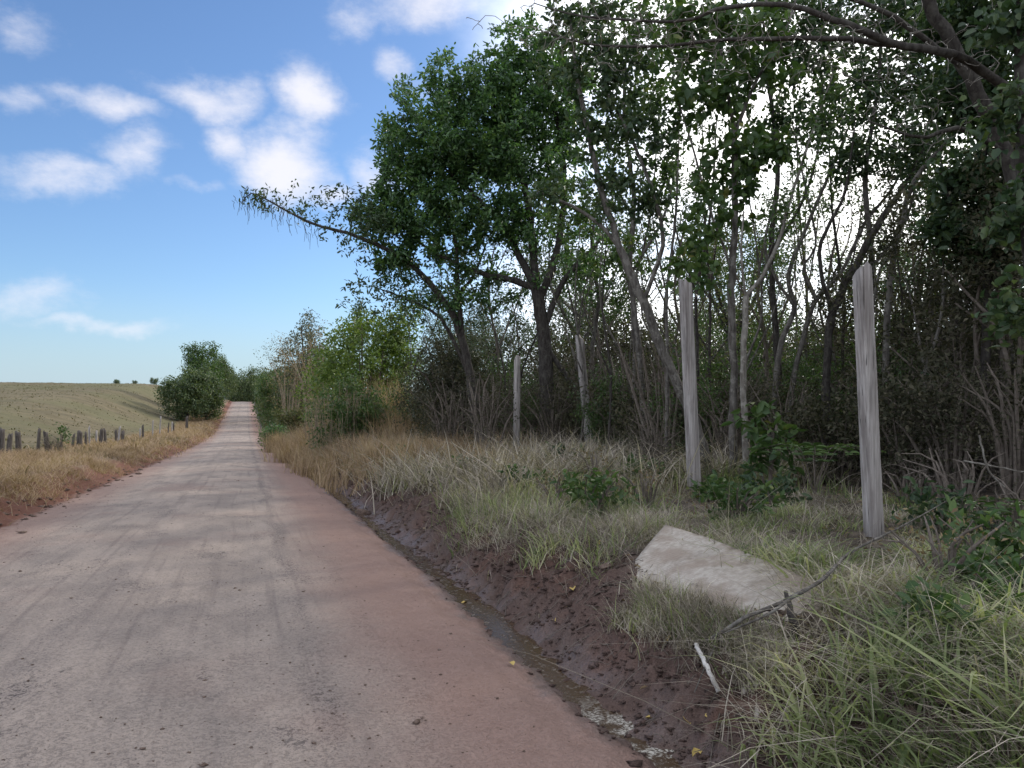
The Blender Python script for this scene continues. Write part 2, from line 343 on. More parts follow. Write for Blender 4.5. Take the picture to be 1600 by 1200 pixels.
def ground_mat():
    m, t, b = principled('earth', rough=.95, spec=.2)
    pos = t.n('ShaderNodeNewGeometry').outputs['Position']; x, y, z = t.sep(pos)
    nA = t.noise(pos, 1.6, 6, .62); nB = t.noise(pos, 7.0, 6, .65); nC = t.noise(pos, 45.0, 4, .6); nD = t.noise(pos, .35, 4)
    xw = t.m('ADD', t.m('ADD', x, t.m('MULTIPLY', t.m('SUBTRACT', nA, .5), .55)), t.m('MULTIPLY', t.m('SUBTRACT', nB, .5), .25))
    # road: grey worn wheel paths over red earth
    st = t.noise(t.scale(pos, (2.4, .10, 1)), 1.0, 6, .6); st2 = t.noise(t.scale(pos, (9.0, .22, 1)), 1.0, 5, .6)
    road = t.mix(t.ss(t.noise(t.scale(pos, (1, .45, 1)), 1.5, 7, .62), .36, .64), (.258, .213, .182), (.35, .286, .238))
    road = t.mix(t.m('MULTIPLY', t.ss(st2, .50, .72), .42), road, (.15, .118, .106))
    patch = t.ss(t.noise(t.scale(pos, (1.0, .55, 1)), 1.3, 8, .68), .52, .68)
    wob = t.m('ADD', x, t.m('MULTIPLY', t.m('SUBTRACT', t.noise(t.scale(pos, (0, 1, 0)), .5, 2), .5), .5))
    for tx, tw, ta in ((.40, .13, .9), (.88, .10, .5), (-1.25, .14, .5), (-1.9, .10, .35)):
        band = t.m('MULTIPLY', t.ss(t.m('ABSOLUTE', t.m('SUBTRACT', wob, tx)), tw, tw*.25), ta)
        patch = t.m('MAXIMUM', patch, t.m('MULTIPLY', band, t.ss(t.noise(t.scale(pos, (2, .5, 1)), 1.0, 4), .35, .6)))
    road = t.mix(t.m('MULTIPLY', patch, .30), road, (.12, .100, .098))
    grit = t.m('MAXIMUM', t.ss(t.noise(pos, 34.0, 3, .65), .545, .62), t.ss(t.noise(pos, 75.0, 2, .6), .56, .64))
    road = t.mix(t.m('MULTIPLY', grit, t.m('ADD', .22, t.m('MULTIPLY', patch, .76))), road, (.060, .050, .048))
    red = t.m('MAXIMUM', t.m('MULTIPLY', t.ss(xw, .25, 1.25), .95), t.m('MULTIPLY', t.ss(xw, -2.1, -3.2), .75))
    red = t.m('MAXIMUM', red, t.m('MULTIPLY', t.ss(nD, .52, .68), .4))
    road = t.mix(red, road, t.mix(nB, (.215, .132, .103), (.305, .205, .168)))
    road = t.mix(t.m('MULTIPLY', t.ss(nC, .60, .70), .3), road, (.065, .053, .050))
    road = t.mix(t.m('MULTIPLY', t.ss(t.noise(pos, 120.0, 2), .56, .72), .35), road, (.27, .235, .22))
    # banks and verges
    mud = t.mix(nB, (.056, .036, .030), (.140, .092, .074)); mudred = t.mix(nB, (.085, .047, .035), (.15, .088, .067))
    litter = t.mix(t.ss(nB, .35, .65), (.060, .047, .036), (.14, .112, .085)); litter = t.mix(t.ss(nA, .5, .7), litter, (.075, .075, .035))
    tan = t.mix(t.ss(nB, .35, .65), (.13, .088, .055), (.23, .172, .11))
    fs = t.noise(t.scale(pos, (.12, .55, 1)), 1.0, 7, .66); fl = t.noise(pos, .045, 4)
    field = t.mix(t.ss(fs, .36, .64), (.105, .086, .048), (.15, .124, .072)); field = t.mix(t.m('MULTIPLY', t.ss(fl, .42, .62), .6), field, (.11, .11, .05))
    c = t.mix(t.ss(xw, 1.68, 1.90), road, mud)
    c = t.mix(t.m('MULTIPLY', t.ss(nA, .50, .62), t.m('MULTIPLY', t.ss(xw, 1.9, 2.1), .75)), c, mudred)
    c = t.mix(t.ss(xw, 2.75, 3.3), c, litter)
    c = t.mix(t.ss(xw, -3.2, -3.5), c, t.mix(nB, (.105, .043, .028), (.20, .10, .068)))
    c = t.mix(t.ss(xw, -4.0, -4.5), c, tan)
    c = t.mix(t.ss(xw, -6.6, -8.0), c, field)
    t.t.links.new(c, b.inputs['Base Color'])
    wet = t.m('MULTIPLY', t.m('MULTIPLY', t.ss(xw, 1.66, 1.85), t.ss(xw, 2.45, 2.15)), t.ss(nA, .38, .58))
    t.t.links.new(t.m('SUBTRACT', .95, t.m('MULTIPLY', wet, .58)), b.inputs['Roughness'])
    t.t.links.new(t.m('ADD', .2, t.m('MULTIPLY', wet, .4)), b.inputs['Specular IOR Level'])
    h = t.m('ADD', t.m('MULTIPLY', nB, .6), t.m('MULTIPLY', nC, .45)); h = t.m('ADD', h, t.m('MULTIPLY', grit, -.12))
    bp = t.n('ShaderNodeBump', {'Strength': .9, 'Distance': .04, 'Height': h}); t.t.links.new(bp.outputs[0], b.inputs['Normal'])
    return m
M['earth'] = ground_mat()
def wood_mat(name, dark, pale, stain=.65):
    m, t, b = principled(name, rough=.9, spec=.2)
    pos = t.n('ShaderNodeTexCoord').outputs['Object']
    g = t.noise(t.scale(pos, (30, 30, 1.1)), 1.0, 8, .7); h = t.noise(t.scale(pos, (4, 4, .8)), 1.6, 5, .6)
    c = t.mix(t.ss(g, .34, .66), dark, pale); c = t.mix(t.m('MULTIPLY', t.ss(h, .48, .7), .55), c, tuple(v*.55 for v in dark))
    oz = t.sep(pos)[2]; c = t.mix(t.m('MULTIPLY', t.ss(t.m('ADD', oz, t.m('MULTIPLY', h, .5)), .75, .25), stain), c, tuple(v*.4 for v in dark))
    crack = t.ss(t.noise(t.scale(pos, (55, 55, .7)), 1.0, 3, .6), .62, .68); c = t.mix(t.m('MULTIPLY', crack, .8), c, tuple(v*.25 for v in dark))
    t.t.links.new(c, b.inputs['Base Color'])
    bp = t.n('ShaderNodeBump', {'Strength': .8, 'Distance': .012, 'Height': t.m('SUBTRACT', g, crack)}); t.t.links.new(bp.outputs[0], b.inputs['Normal'])
    return m
M['post_wood'] = wood_mat('post_wood', (.20, .175, .16), (.40, .37, .345))
M['stump_wood'] = wood_mat('stump_wood', (.036, .030, .026), (.125, .108, .095))
M['pale_wood'] = wood_mat('pale_wood', (.42, .39, .35), (.62, .59, .55), 0.0)
def board_mat():
    m, t, b = principled('board', rough=.85, spec=.2)
    pos = t.n('ShaderNodeTexCoord').outputs['Object']
    n1 = t.noise(pos, 3.0, 6, .6); n2 = t.noise(pos, 22.0, 5, .6)
    c = t.mix(t.ss(n2, .35, .65), (.30, .262, .22), (.40, .36, .31)); c = t.mix(t.m('MULTIPLY', t.ss(n1, .46, .62), .8), c, (.24, .19, .15))
    wv = t.n('ShaderNodeTexWave', {'Vector': pos, 'Scale': 16.0, 'Distortion': 5.0, 'Detail': 2.0, 'Detail Scale': .6}).outputs[1]
    c = t.mix(t.m('MULTIPLY', t.ss(wv, .6, .95), .16), c, (.30, .25, .21))
    t.t.links.new(c, b.inputs['Base Color'])
    bp = t.n('ShaderNodeBump', {'Strength': .5, 'Distance': .008, 'Height': t.m('ADD', n2, t.m('MULTIPLY', wv, .4))}); t.t.links.new(bp.outputs[0], b.inputs['Normal'])
    return m
M['board'] = board_mat()
def water_mat():
    m, t, b = principled('ditch_water', (.035, .02, .012), .06, .16)
    pos = t.n('ShaderNodeNewGeometry').outputs['Position']; x, y, z = t.sep(pos)
    n = t.noise(pos, 7.0, 6, .7)
    scum = t.m('MULTIPLY', t.ss(n, .46, .56), t.m('MULTIPLY', t.ss(y, 4.6, 3.9), t.ss(y, 2.9, 3.2)))
    scum = t.m('MAXIMUM', scum, t.m('MULTIPLY', t.ss(t.noise(pos, 22.0, 4), .56, .64), .35))
    sc = t.mix(t.ss(t.noise(pos, 55, 5, .7), .42, .6), (.05, .035, .025), (.46, .43, .37))
    c = t.mix(scum, (.055, .032, .018), sc)
    t.t.links.new(c, b.inputs['Base Color']); t.t.links.new(t.m('ADD', .16, t.m('MULTIPLY', scum, .8)), b.inputs['Roughness'])
    bp = t.n('ShaderNodeBump', {'Strength': .15, 'Distance': .01, 'Height': t.noise(pos, 9, 2)}); t.t.links.new(bp.outputs[0], b.inputs['Normal'])
    return m
M['water'] = water_mat()
M['mud_clod'] = bark_mat('mud_clod', (.046, .031, .026), (.125, .083, .068), .5, 3)
M['stone'] = bark_mat('stone', (.10, .07, .055), (.22, .16, .13), .6, 3)

# ---------------------------------------------------------------- ground sheets
ys = np.concatenate([np.arange(-30, 2, 2.0), np.arange(2, 9, .034), np.arange(9, 22, .09), np.arange(22, 50, .3), np.arange(50, 240, 1.5), np.arange(240, 600, 12), np.arange(600, 1600, 100)])
def sheet(name, xs, label, kind='structure'):
    X, Y = np.meshgrid(xs, ys); Z = gz(X, Y); n, m_ = X.shape
    i = np.arange(n*m_).reshape(n, m_)
    q = np.stack([i[:-1, :-1], i[:-1, 1:], i[1:, 1:], i[1:, :-1]], -1).reshape(-1, 4)
    return tag(mesh(name, np.stack([X, Y, Z], -1), [q], M['earth'], None, True), label, None, None, kind)
sheet('dirt_road', np.linspace(-3.4, 1.5, 60), 'reddish grey dirt road running towards a rise')
sheet('ditch', np.linspace(1.5, 3.3, 64), 'wet muddy ditch and dark earth bank beside the road')
sheet('forest_floor', np.concatenate([np.linspace(3.3, 9, 48), np.linspace(9.4, 30, 40), np.geomspace(32, 1200, 24)]), 'leaf littered verge and wood floor')
sheet('road_verge', np.linspace(-7.2, -3.4, 50), 'dry grassy verge with red soil edge')
sheet('pasture', np.concatenate([-np.geomspace(1200, 62, 24), np.linspace(-60, -7.2, 90)]), 'grazed olive brown pasture hill')
# standing water in the ditch
yw = np.arange(2.6, 30, .12); xw_ = np.linspace(1.80, 2.14, 7)
X, Y = np.meshgrid(xw_, yw); Z = prof(Y) - .165 + .018*vnoise(Y*.45, 0*Y, 31)
i = np.arange(X.size).reshape(X.shape)
tag(mesh('ditch_water', np.stack([X, Y, Z], -1), [np.stack([i[:-1, :-1], i[:-1, 1:], i[1:, 1:], i[1:, :-1]], -1).reshape(-1, 4)], M['water'], None, True),
    'shallow brown water with pale scum lying in the ditch', None, None, 'structure')

# ---------------------------------------------------------------- grass
def blades(P, H, Wd, rng, bend=(.2, .9), lean=.25, levels=4):
    K = len(P); az = rng.uniform(0, 2*math.pi, K); hd = np.stack([np.cos(az), np.sin(az), np.zeros(K)], 1)
    fa = az + rng.normal(size=K)*.6 + math.pi/2; sd = np.stack([np.cos(fa), np.sin(fa), np.zeros(K)], 1)
    bd = rng.uniform(*bend, K)[:, None]; ln = np.abs(rng.normal(size=(K, 1)))*lean
    H = np.asarray(H)[:, None]; Wd = np.asarray(Wd)[:, None]; V = []
    for k in range(levels):
        s = k/(levels-1); z = s - .55*bd*s*s*s; out = ln*s + .75*bd*s*s
        c = P + hd*H*out + np.array([0, 0, 1.0])*H*z; wk = Wd*(1-s**1.6)*.5 if k < levels-1 else 0
        if k < levels-1: V += [c-sd*wk, c+sd*wk]
        else: V += [c]
    V = np.stack(V, 1); n = V.shape[1]; i = np.arange(K)[:, None]*n
    Q = np.vstack([i+np.array([[2*k, 2*k+1, 2*k+3, 2*k+2]]) for k in range(levels-2)]); T = i+np.array([[n-3, n-2, n-1]])
    return V.reshape(-1, 3), Q, T
def tufts(n, per, xr, yr, rng, dens=None, rad=.10, ypow=1.0):
    x = rng.uniform(*xr, n*2); y = yr[0] + (yr[1]-yr[0])*rng.uniform(size=n*2)**ypow
    if dens is not None:
        k = rng.uniform(size=len(x)) < dens(x, y); x, y = x[k], y[k]
    x, y = x[:n], y[:n]; sz = rng.uniform(.5, 1.3, len(x))
    X = np.repeat(x, per) + rng.normal(size=len(x)*per)*rad; Y = np.repeat(y, per) + rng.normal(size=len(x)*per)*rad
    return np.stack([X, Y, gz(X, Y)-.01], 1), np.repeat(sz, per)
def grass(name, label, spec, mat):
    g = Geo(); 
    for V, Q, T in spec: 
        n0 = g.n; g.v.append(V); g.f.append(Q+n0); g.f.append(T+n0); g.n += len(V)
    o = g.build(name, mat); tag(o, label, None, None, 'stuff'); return o
rng = np.random.default_rng(5)
def board_corners():
    up = np.array([0, 0, .05]); g = hit(1041, 824)[1]
    return at(1041, 824, g*.90), at(1292, 930, hit(1292, 930)[1]*.97)+up*.5, at(964, 909, hit(964, 909)[1]*.975)
def offboard(x, y):
    """0 where the board lies or leans, 1 elsewhere"""
    a, b, c = board_corners(); e1 = (b-a)[:2]; e2 = (c-a)[:2]; dt = e1[0]*e2[1]-e1[1]*e2[0]
    dx_, dy_ = x-a[0], y-a[1]; u = (dx_*e2[1]-dy_*e2[0])/dt; v = (e1[0]*dy_-e1[1]*dx_)/dt
    px, d = pxd(x, y); mud = (px+45*fbm(x*5, y*5, 44, 3) < 1205) & (d < 5.0)
    return (1-.96*mud)*(1.0-((u > -.12) & (u < 1.0) & (v > -.08) & (v < 1.7-.5*u)))
_p4 = hit(1366, 836)[0]
edge = lambda x, y: (1-.85*(((x-_p4[0]+.18)**2+(y-_p4[1]+.25)**2) < .22))*sstep(x + .5*fbm(x*1.3, y*1.3, 41, 3) + .7*(1-sstep(y, 3.3, 4.6)) + .18*sstep(y, 6, 9), 2.55, 3.05)*offboard(x, y)
def short(x, y):
    px, d = pxd(x, y); k = ((np.abs(px-1360) < 38) & (d > 5.2) & (d < 7.3)) | ((np.abs(px-1085) < 26) & (d > 7) & (d < 10))
    return (1-.45*sstep(x, 3.7, 4.4)*(1-sstep(y, 9, 12)))*(1-.62*k)
def dgreen(x, y): return edge(x, y)*np.clip(.34 + 2.0*fbm(x*.8, y*.8, 42, 3) + .8*sstep(x, 3.0, 3.6)*(1-sstep(y, 4, 6.5)), .02, 1)
def ddry(x, y): return edge(x, y)*np.clip(.5 + 2.0*fbm(x*.9, y*.7, 43, 3), .06, 1)
sp = []
P, s = tufts(1150, 18, (2.5, 7.5), (1.6, 12), rng, dgreen, .10); sp.append(blades(P, short(P[:, 0], P[:, 1])*s*rng.uniform(.12, .40, len(P)), rng.uniform(.006, .014, len(P)), rng, (.3, 1.2), .4))
P, s = tufts(1300, 16, (2.5, 9), (8, 34), rng, dgreen, .16); sp.append(blades(P, s*rng.uniform(.2, .55, len(P)), rng.uniform(.009, .018, len(P)), rng))
grass('green_grass', 'green grass tufts growing on the verge under the tall posts', sp, M['grass_green'])
sp = []
P, s = tufts(400, 15, (2.3, 5.6), (1.7, 5.2), rng, lambda x, y: edge(x, y)*np.clip(.6+1.5*fbm(x, y, 45, 2), .1, 1), .10)
sp.append(blades(P, short(P[:, 0], P[:, 1])*s*rng.uniform(.2, .5, len(P)), rng.uniform(.012, .030, len(P)), rng, (.4, 1.3), .45, 5))
grass('broad_grass', 'lush broad-bladed green grass clump at the near end of the verge', sp, M['grass_green'])
sp = []
P, s = tufts(2600, 18, (2.4, 7), (1.6, 13), rng, ddry, .13); sp.append(blades(P, short(P[:, 0], P[:, 1])*s*rng.uniform(.10, .40, len(P)), rng.uniform(.0035, .008, len(P)), rng, (.2, 1.5), .9))
P, s = tufts(2800, 14, (2.5, 9), (10, 42), rng, ddry, .22); sp.append(blades(P, s*rng.uniform(.35, 1.1, len(P)), rng.uniform(.012, .024, len(P)), rng, (.2, 1.4), .7))
P, s = tufts(560, 18, (2.3, 5.4), (1.6, 5.6), rng, edge, .14); sp.append(blades(P, short(P[:, 0], P[:, 1])*s*rng.uniform(.15, .5, len(P)), rng.uniform(.004, .010, len(P)), rng, (.2, 1.6), 1.0))
P, s = tufts(500, 3, (2.8, 9), (4, 40), rng, ddry, .10); sp.append(blades(P, short(P[:, 0], P[:, 1])*s*rng.uniform(.4, .9, len(P)), rng.uniform(.005, .009, len(P)), rng, (.1, .7), .5))
P, s = tufts(700, 18, (2.2, 6), (30, 110), rng, None, .4); sp.append(blades(P, s*rng.uniform(.5, 1.2, len(P)), rng.uniform(.02, .045, len(P)), rng, (.2, 1.0), .4))
grass('dry_grass', 'tangled straw coloured dry grass on the bank beside the ditch', sp, M['grass_dry'])
sp = []
P, s = tufts(2600, 18, (-7.6, -3.5), (7, 40), rng, lambda x, y: (1-sstep(x+.5*fbm(x, y, 46, 3), -4.1, -3.6))*np.clip(.55+1.9*fbm(x*.7, y*.5, 47, 3), .06, 1), .16)
sp.append(blades(P, s*rng.uniform(.12, .42, len(P)), rng.uniform(.007, .014, len(P)), rng, (.3, 1.3), .7))
P, s = tufts(1500, 16, (-8, -3.6), (36, 150), rng, None, .35); sp.append(blades(P, s*rng.uniform(.2, .55, len(P)), rng.uniform(.02, .05, len(P)), rng, (.3, 1.2), .6))
grass('tan_grass', 'sun bleached tan grass along the verge by the old fence', sp, M['grass_tan'])
sp = []
P, s = tufts(500, 16, (-9, -4.2), (14, 60), rng, lambda x, y: np.clip(-.1+1.5*fbm(x*.5, y*.3, 49, 3), 0, 1), .2)
sp.append(blades(P, s*rng.uniform(.12, .4, len(P)), rng.uniform(.012, .025, len(P)), rng))
P, s = tufts(2600, 6, (-60, -8), (24, 190), rng, None, .5, 1.3); sp.append(blades(P, s*rng.uniform(.08, .24, len(P)), rng.uniform(.05, .12, len(P)), rng, (.4, 1.3), .6))
grass('pasture_grass', 'short olive grass tussocks on the pasture', sp, M['pasture'])
sp = []
for (px, d, rx, n, h) in ((590, 29, 1.2, 110, 3.3), (622, 28, 1.0, 110, 3.3), (630, 25, .7, 50, 2.2), (500, 33, .8, 70, 1.8), (470, 36, .7, 70, 1.6), (500, 27, .8, 70, 1.2), (545, 22.5, .9, 80, 1.1), (470, 31, .7, 70, 1.4), (600, 21, 1.0, 70, 1.0), (655, 20, 1.0, 60, .9), (440, 42, .6, 60, 1.6), (520, 24.5, .7, 60, 1.1), (690, 18, 1.0, 60, .95), (745, 15.5, .9, 50, .8), (640, 18, .8, 60, 1.0), (720, 21, 1.2, 70, 1.15), (590, 19, .8, 60, 1.0), (780, 21, 1.0, 50, 1.1), (545, 34, 1.2, 50, 2.6), (560, 30, 1.0, 50, 2.7), (480, 38, .9, 50, 1.5), (450, 34, .5, 30, 1.2), (600, 26, 1.4, 50, 1.1), (520, 27, 1.0, 60, 1.0), (850, 34, 1.5, 30, 2.6)):
    c = on_ground(px, d); k = n*16
    X = np.repeat(c[0]+rng.normal(size=n)*rx*.6, 16)+rng.normal(size=k)*.15; Y = np.repeat(c[1]+rng.normal(size=n)*rx*.8, 16)+rng.normal(size=k)*.15
    P = np.stack([X, Y, gz(X, Y)], 1); sp.append(blades(P, h*rng.uniform(.5, 1.05, k), rng.uniform(.012, .025, k), rng, (.1, .8), .22, 5))
grass('tall_dry_grass', 'tall tan dry grass standing before the bright green shrub', sp, M['grass_tan'])
k = 1500; x = rng.uniform(2.1, 3.4, k); y = 2.4+22*rng.uniform(size=k)**1.5; an = rng.uniform(0, 6.28, k); ln = rng.gamma(2, .05, k)+.04
A = np.stack([x, y, gz(x, y)+.012], 1); B = A + np.stack([np.cos(an)*ln, np.sin(an)*ln, 0*ln], 1); B[:, 2] = gz(B[:, 0], B[:, 1])+.014+.04*rng.uniform(size=k); Cm = (A+B)/2+rng.normal(size=(k, 3))*.012
V, Q = tubes(np.stack([A, Cm, B], 1), np.outer(rng.uniform(.0015, .004, k), [1, .9, .5]), 4)
tag(mesh('twig_litter', V, [Q], M['twig_brown'], None), 'thin dead roots and twigs strewn over the dark bank', None, None, 'stuff')
# leaf litter and gravel
k = 9000; x = rng.uniform(2.2, 9, k); y = 2+24*rng.uniform(size=k)**1.5; kp = rng.uniform(size=k) < np.maximum(.10, sstep(x, 2.5, 3.2)); x, y = x[kp], y[kp]
d = rng.normal(size=(len(x), 3)); d[:, 2] *= .25; V, Q = leaves(np.stack([x, y, gz(x, y)+.012], 1), d, .06, .03, rng, True, 2.0)
tag(mesh('leaf_litter', V, [Q], M['leaf_dry'], None), 'brown leaf litter scattered over the verge and wood floor', None, None, 'stuff')
def pebbles(name, label, X, Y, R, mat):
    o = np.array([[1, 0, 0], [0, 1, 0], [-1, 0, 0], [0, -1, 0], [0, 0, .8], [0, 0, -.6], [.7, .7, .35], [-.7, .7, .3], [-.7, -.7, .35], [.7, -.7, .3]])
    f = np.array([[0, 6, 4], [6, 1, 4], [1, 7, 4], [7, 2, 4], [2, 8, 4], [8, 3, 4], [3, 9, 4], [9, 0, 4], [6, 0, 5], [1, 6, 5], [7, 1, 5], [2, 7, 5], [8, 2, 5], [3, 8, 5], [9, 3, 5], [0, 9, 5]])
    K = len(X); an = rng.uniform(0, 6.28, K); v = o[None]*(1+.25*rng.normal(size=(K, 10, 1)))*(R[:, None, None]*np.stack([rng.uniform(.7, 1.3, K), rng.uniform(.7, 1.3, K), rng.uniform(.45, .9, K)], 1)[:, None])
    ca, sa = np.cos(an)[:, None], np.sin(an)[:, None]; vx = v[..., 0]*ca-v[..., 1]*sa; vy = v[..., 0]*sa+v[..., 1]*ca
    V = np.stack([vx+X[:, None], vy+Y[:, None], v[..., 2]+(gz(X, Y)+R*.15)[:, None]], -1)
    return tag(mesh(name, V, [(np.arange(K)[:, None, None]*10+f[None]).reshape(-1, 3)], mat, None), label, None, None, 'stuff')
k = 9000; x = rng.uniform(-3.6, 1.6, k); y = 2.2+20*rng.uniform(size=k)**1.8; kp = fbm(x*1.3, y*.5, 71, 4)+.35*rng.normal(size=k) > .1; x = x[kp]; y = y[kp]; k = len(x); pebbles('road_gravel', 'loose grit and small stones on the dirt road', x, y, rng.gamma(1.1, .0022, k)+.0016, M['stone'])
k = 16000; x = 1.75+1.5*rng.beta(2.0, 1.5, k); y = 2.4+24*rng.uniform(size=k)**1.6; pebbles('soil_clods', 'dark crumbly soil clods on the ditch bank', x, y, rng.gamma(1.0, .0062, k)+.003, M['mud_clod'])
k = 700; x = rng.normal(-3.55, .18, k); y = 8+40*rng.uniform(size=k); pebbles('red_clods', 'red soil clods along the far road edge', x, y, rng.gamma(1.5, .012, k)+.006, M['stone'])

# ---------------------------------------------------------------- posts, board, fallen wood
import bmesh
def post(name, label, cat, base, top, wx, wy, rot, mat, seed, group=None, sides=4, cut=.03, taper=.95, seg=14):
    """a squared (or round) timber from base to top, hewn unevenly"""
    rng = np.random.default_rng(seed); base = np.asarray(base, float); top = np.asarray(top, float); ax = top-base; L = np.linalg.norm(ax); ax /= L
    s = np.cross(ax, [math.cos(rot), math.sin(rot), 0]); s /= np.linalg.norm(s); q = np.cross(s, ax)
    if sides == 4:
        pr = [(-1, -.86), (-.86, -1), (0, -1.0), (.86, -1), (1, -.86), (1.0, 0), (1, .86), (.86, 1), (0, 1.0), (-.86, 1), (-1, .86), (-1.0, 0)]
    else: pr = [(math.cos(t)*(1+.10*rng.normal()), math.sin(t)*(1+.10*rng.normal())) for t in np.arange(sides)*2*math.pi/sides]
    pr = np.array(pr); n = len(pr); V = []
    off = rng.normal(size=(n,))*.02
    for k in range(seg+1):
        u = k/seg; wob = (1 + off + .012*rng.normal(size=n))*(1-(1-taper)*u)
        c = base + ax*L*u + (s*math.sin(u*3+seed)+q*math.cos(u*2+seed))*.012*u
        h = 0 if k < seg else cut*rng.normal(size=n) + cut*1.2*(pr @ np.array([math.cos(seed), math.sin(seed)]))
        V.append(c + s*(pr[:, :1]*wx/2*wob[:, None]) + q*(pr[:, 1:]*wy/2*wob[:, None]) + ax*np.reshape(h, (-1, 1)))
    V.append((base+ax*L)[None] + ax*cut*.3); V = np.vstack(V)
    i = np.arange((seg+1)*n).reshape(seg+1, n); r = np.roll(i, -1, 1)
    Q = np.stack([i[:-1], r[:-1], r[1:], i[1:]], -1).reshape(-1, 4)
    T = np.stack([i[-1], r[-1], np.full(n, len(V)-1)], -1)
    # local axes along the timber so that the grain follows it
    o = mesh(name, V, [Q, T], mat, None, sides != 4, base); return tag(o, label, cat, group)
for px0, py0, px1, py1, d, wd, rot, lab in (
        (1366, 850, 1346, 420, 7.45, .142, .02, 'thick squared grey post standing behind the pale tilted board, the tallest in view'),
        (1085, 775, 1070, 442, 9.7, .136, .05, 'squared grey post leaning slightly beside the foot of the slanting pale trunk'),
        (923, 735, 905, 527, 16.2, .155, .0, 'leaning grey post with a dark rotten foot in bright green grass'),
        (807, 735, 808, 560, 19.6, .15, .06, 'thin upright grey post farthest along the wood edge')):
    b, dd = hit(px0, py0-12); t = at(px1, py1, dd); b = b-(t-b)*.1; wd *= dd/d
    post('wooden_post', lab, 'post', b, t, wd, wd*.95, rot, M['post_wood'], int(px0), 'tall squared posts along the wood edge')

def gh(px, py, k): return at(px, py, hit(px, py)[1]*k)
# board
c1, c2, c0 = board_corners()
ex = c2-c1; ey = c0-c1; nn = np.cross(ey, ex); nn /= np.linalg.norm(nn)
if nn[2] < 0: nn = -nn
nu, nv = 34, 22; U, Vv = np.meshgrid(np.linspace(0, 1, nu), np.linspace(0, 1.0, nv)); rb = np.random.default_rng(3)
bend = .05*np.sin(U*3.1)*.6 + .012*fbm(U*7, Vv*5, 61, 3)
jag = 1 + .012*fbm(Vv*9, U*0, 62, 3)
Pt = c1 + ex*(U*jag)[..., None] + ey*(Vv*(1+.22*U)*(1+.02*fbm(U*8, U*0, 63, 3)))[..., None] + nn*(bend[..., None]+.03); gB = gz(Pt[..., 0], Pt[..., 1])-.03; Pt[..., 2] += np.minimum(gB-Pt[..., 2], 0)*sstep(Vv, .35, 1.0)
Pb = Pt - nn*.035
Vb = np.concatenate([Pt.reshape(-1, 3), Pb.reshape(-1, 3)]); i = np.arange(nu*nv).reshape(nv, nu); nb = nu*nv
Q = [np.stack([i[:-1, :-1], i[:-1, 1:], i[1:, 1:], i[1:, :-1]], -1).reshape(-1, 4)]; Q.append(Q[0][:, ::-1]+nb)
ring = np.concatenate([i[0, :-1], i[:-1, -1], i[-1, :0:-1], i[:0:-1, 0]]); r2 = np.roll(ring, -1)
Q.append(np.stack([ring, ring+nb, r2+nb, r2], -1))
bo = mesh('discarded_board', Vb, [np.vstack(Q)], M['board'], None, False, c1)
tag(bo, 'pale stained board dumped on the grassy bank, one corner tilted up', 'board')
sp = []
for n, per, h, wd, mt in ((56, 24, (.09, .25), (.004, .009), 'grass_dry'), (12, 16, (.12, .30), (.005, .011), 'grass_green')):
    u = rb.uniform(.13, 1.0, n*3); v = rb.uniform(.95, 1.3, n*3)-.25*u; p = c1+ex*u[:, None]+ey*v[:, None]
    if mt == 'grass_dry': u = np.r_[u, rb.uniform(.45, .97, 60)]; v = np.r_[v, rb.uniform(.74, 1.0, 60)]; p = c1+ex*u[:, None]+ey*v[:, None]
    P = np.repeat(p, per, 0)+rb.normal(size=(len(p)*per, 3))*np.array([.07, .07, 0]); P[:, 2] = np.minimum(gz(P[:, 0], P[:, 1]), P[:, 2])-.01
    g = Geo(); Vg, Qg, Tg = blades(P, rb.uniform(*h, len(P)), rb.uniform(*wd, len(P)), rb, (.2, 1.0), .35); g.v.append(Vg); g.f += [Qg, Tg]
    o = g.build('dry_grass_fringe' if mt == 'grass_dry' else 'green_grass_fringe', M[mt]); tag(o, ('straw' if mt == 'grass_dry' else 'green')+' grass growing up over the lower edge of the board', None, None, 'stuff')

def stick(name, label, cat, pts, radii, mat, forks=(), seed=0, parent=None):
    r = np.random.default_rng(seed); g = Geo(); P = np.array(pts); n = max(8, len(P)*6); C = curve(P, n); Rc = rad_curve(radii, P, n); C[1:-1] += r.normal(size=(n-2, 3))*Rc[1:-1, None]*.25
    V, Q = tubes(C[None], Rc[None], 8, .07, r); g.add(V, Q)
    for fp, fr in forks:
        fp = np.array(fp); C = curve(fp, 10); V, Q = tubes(C[None], rad_curve(fr, fp, 10)[None], 5, .05, r); g.add(V, Q)
    return tag(g.build(name, mat, None, True, P[0]), label, cat)
stick('fallen_branch', 'long bare grey branch lying across the grass and the end of the board', 'branch',
      [gh(1102, 1003, .97), gh(1160, 968, .92), gh(1235, 935, .86), gh(1285, 905, .82), gh(1330, 862, .79), gh(1410, 822, .75), gh(1492, 775, .71)],
      [.010, .0125, .012, .011, .009, .007, .003], M['bark_mid'],
      [([gh(1285, 905, .82), gh(1310, 880, .81), gh(1350, 850, .79)], [.008, .007, .003]), ([gh(1130, 985, .975), gh(1105, 1035, .98), gh(1085, 1082, .99)], [.008, .006, .003]), ([gh(1235, 935, .86), gh(1200, 960, .89), gh(1130, 990, .94)], [.010, .008, .004])], 8)
def lay(px, py, d): return at(px, py, d)
stick('white_stick', 'straight whitish stick lying on the dark mud bank', 'stick', [gh(1088, 1007, .97), gh(1106, 1045, .975), gh(1122, 1080, .985)], [.0125, .0125, .0125], M['pale_wood'], (), 2)
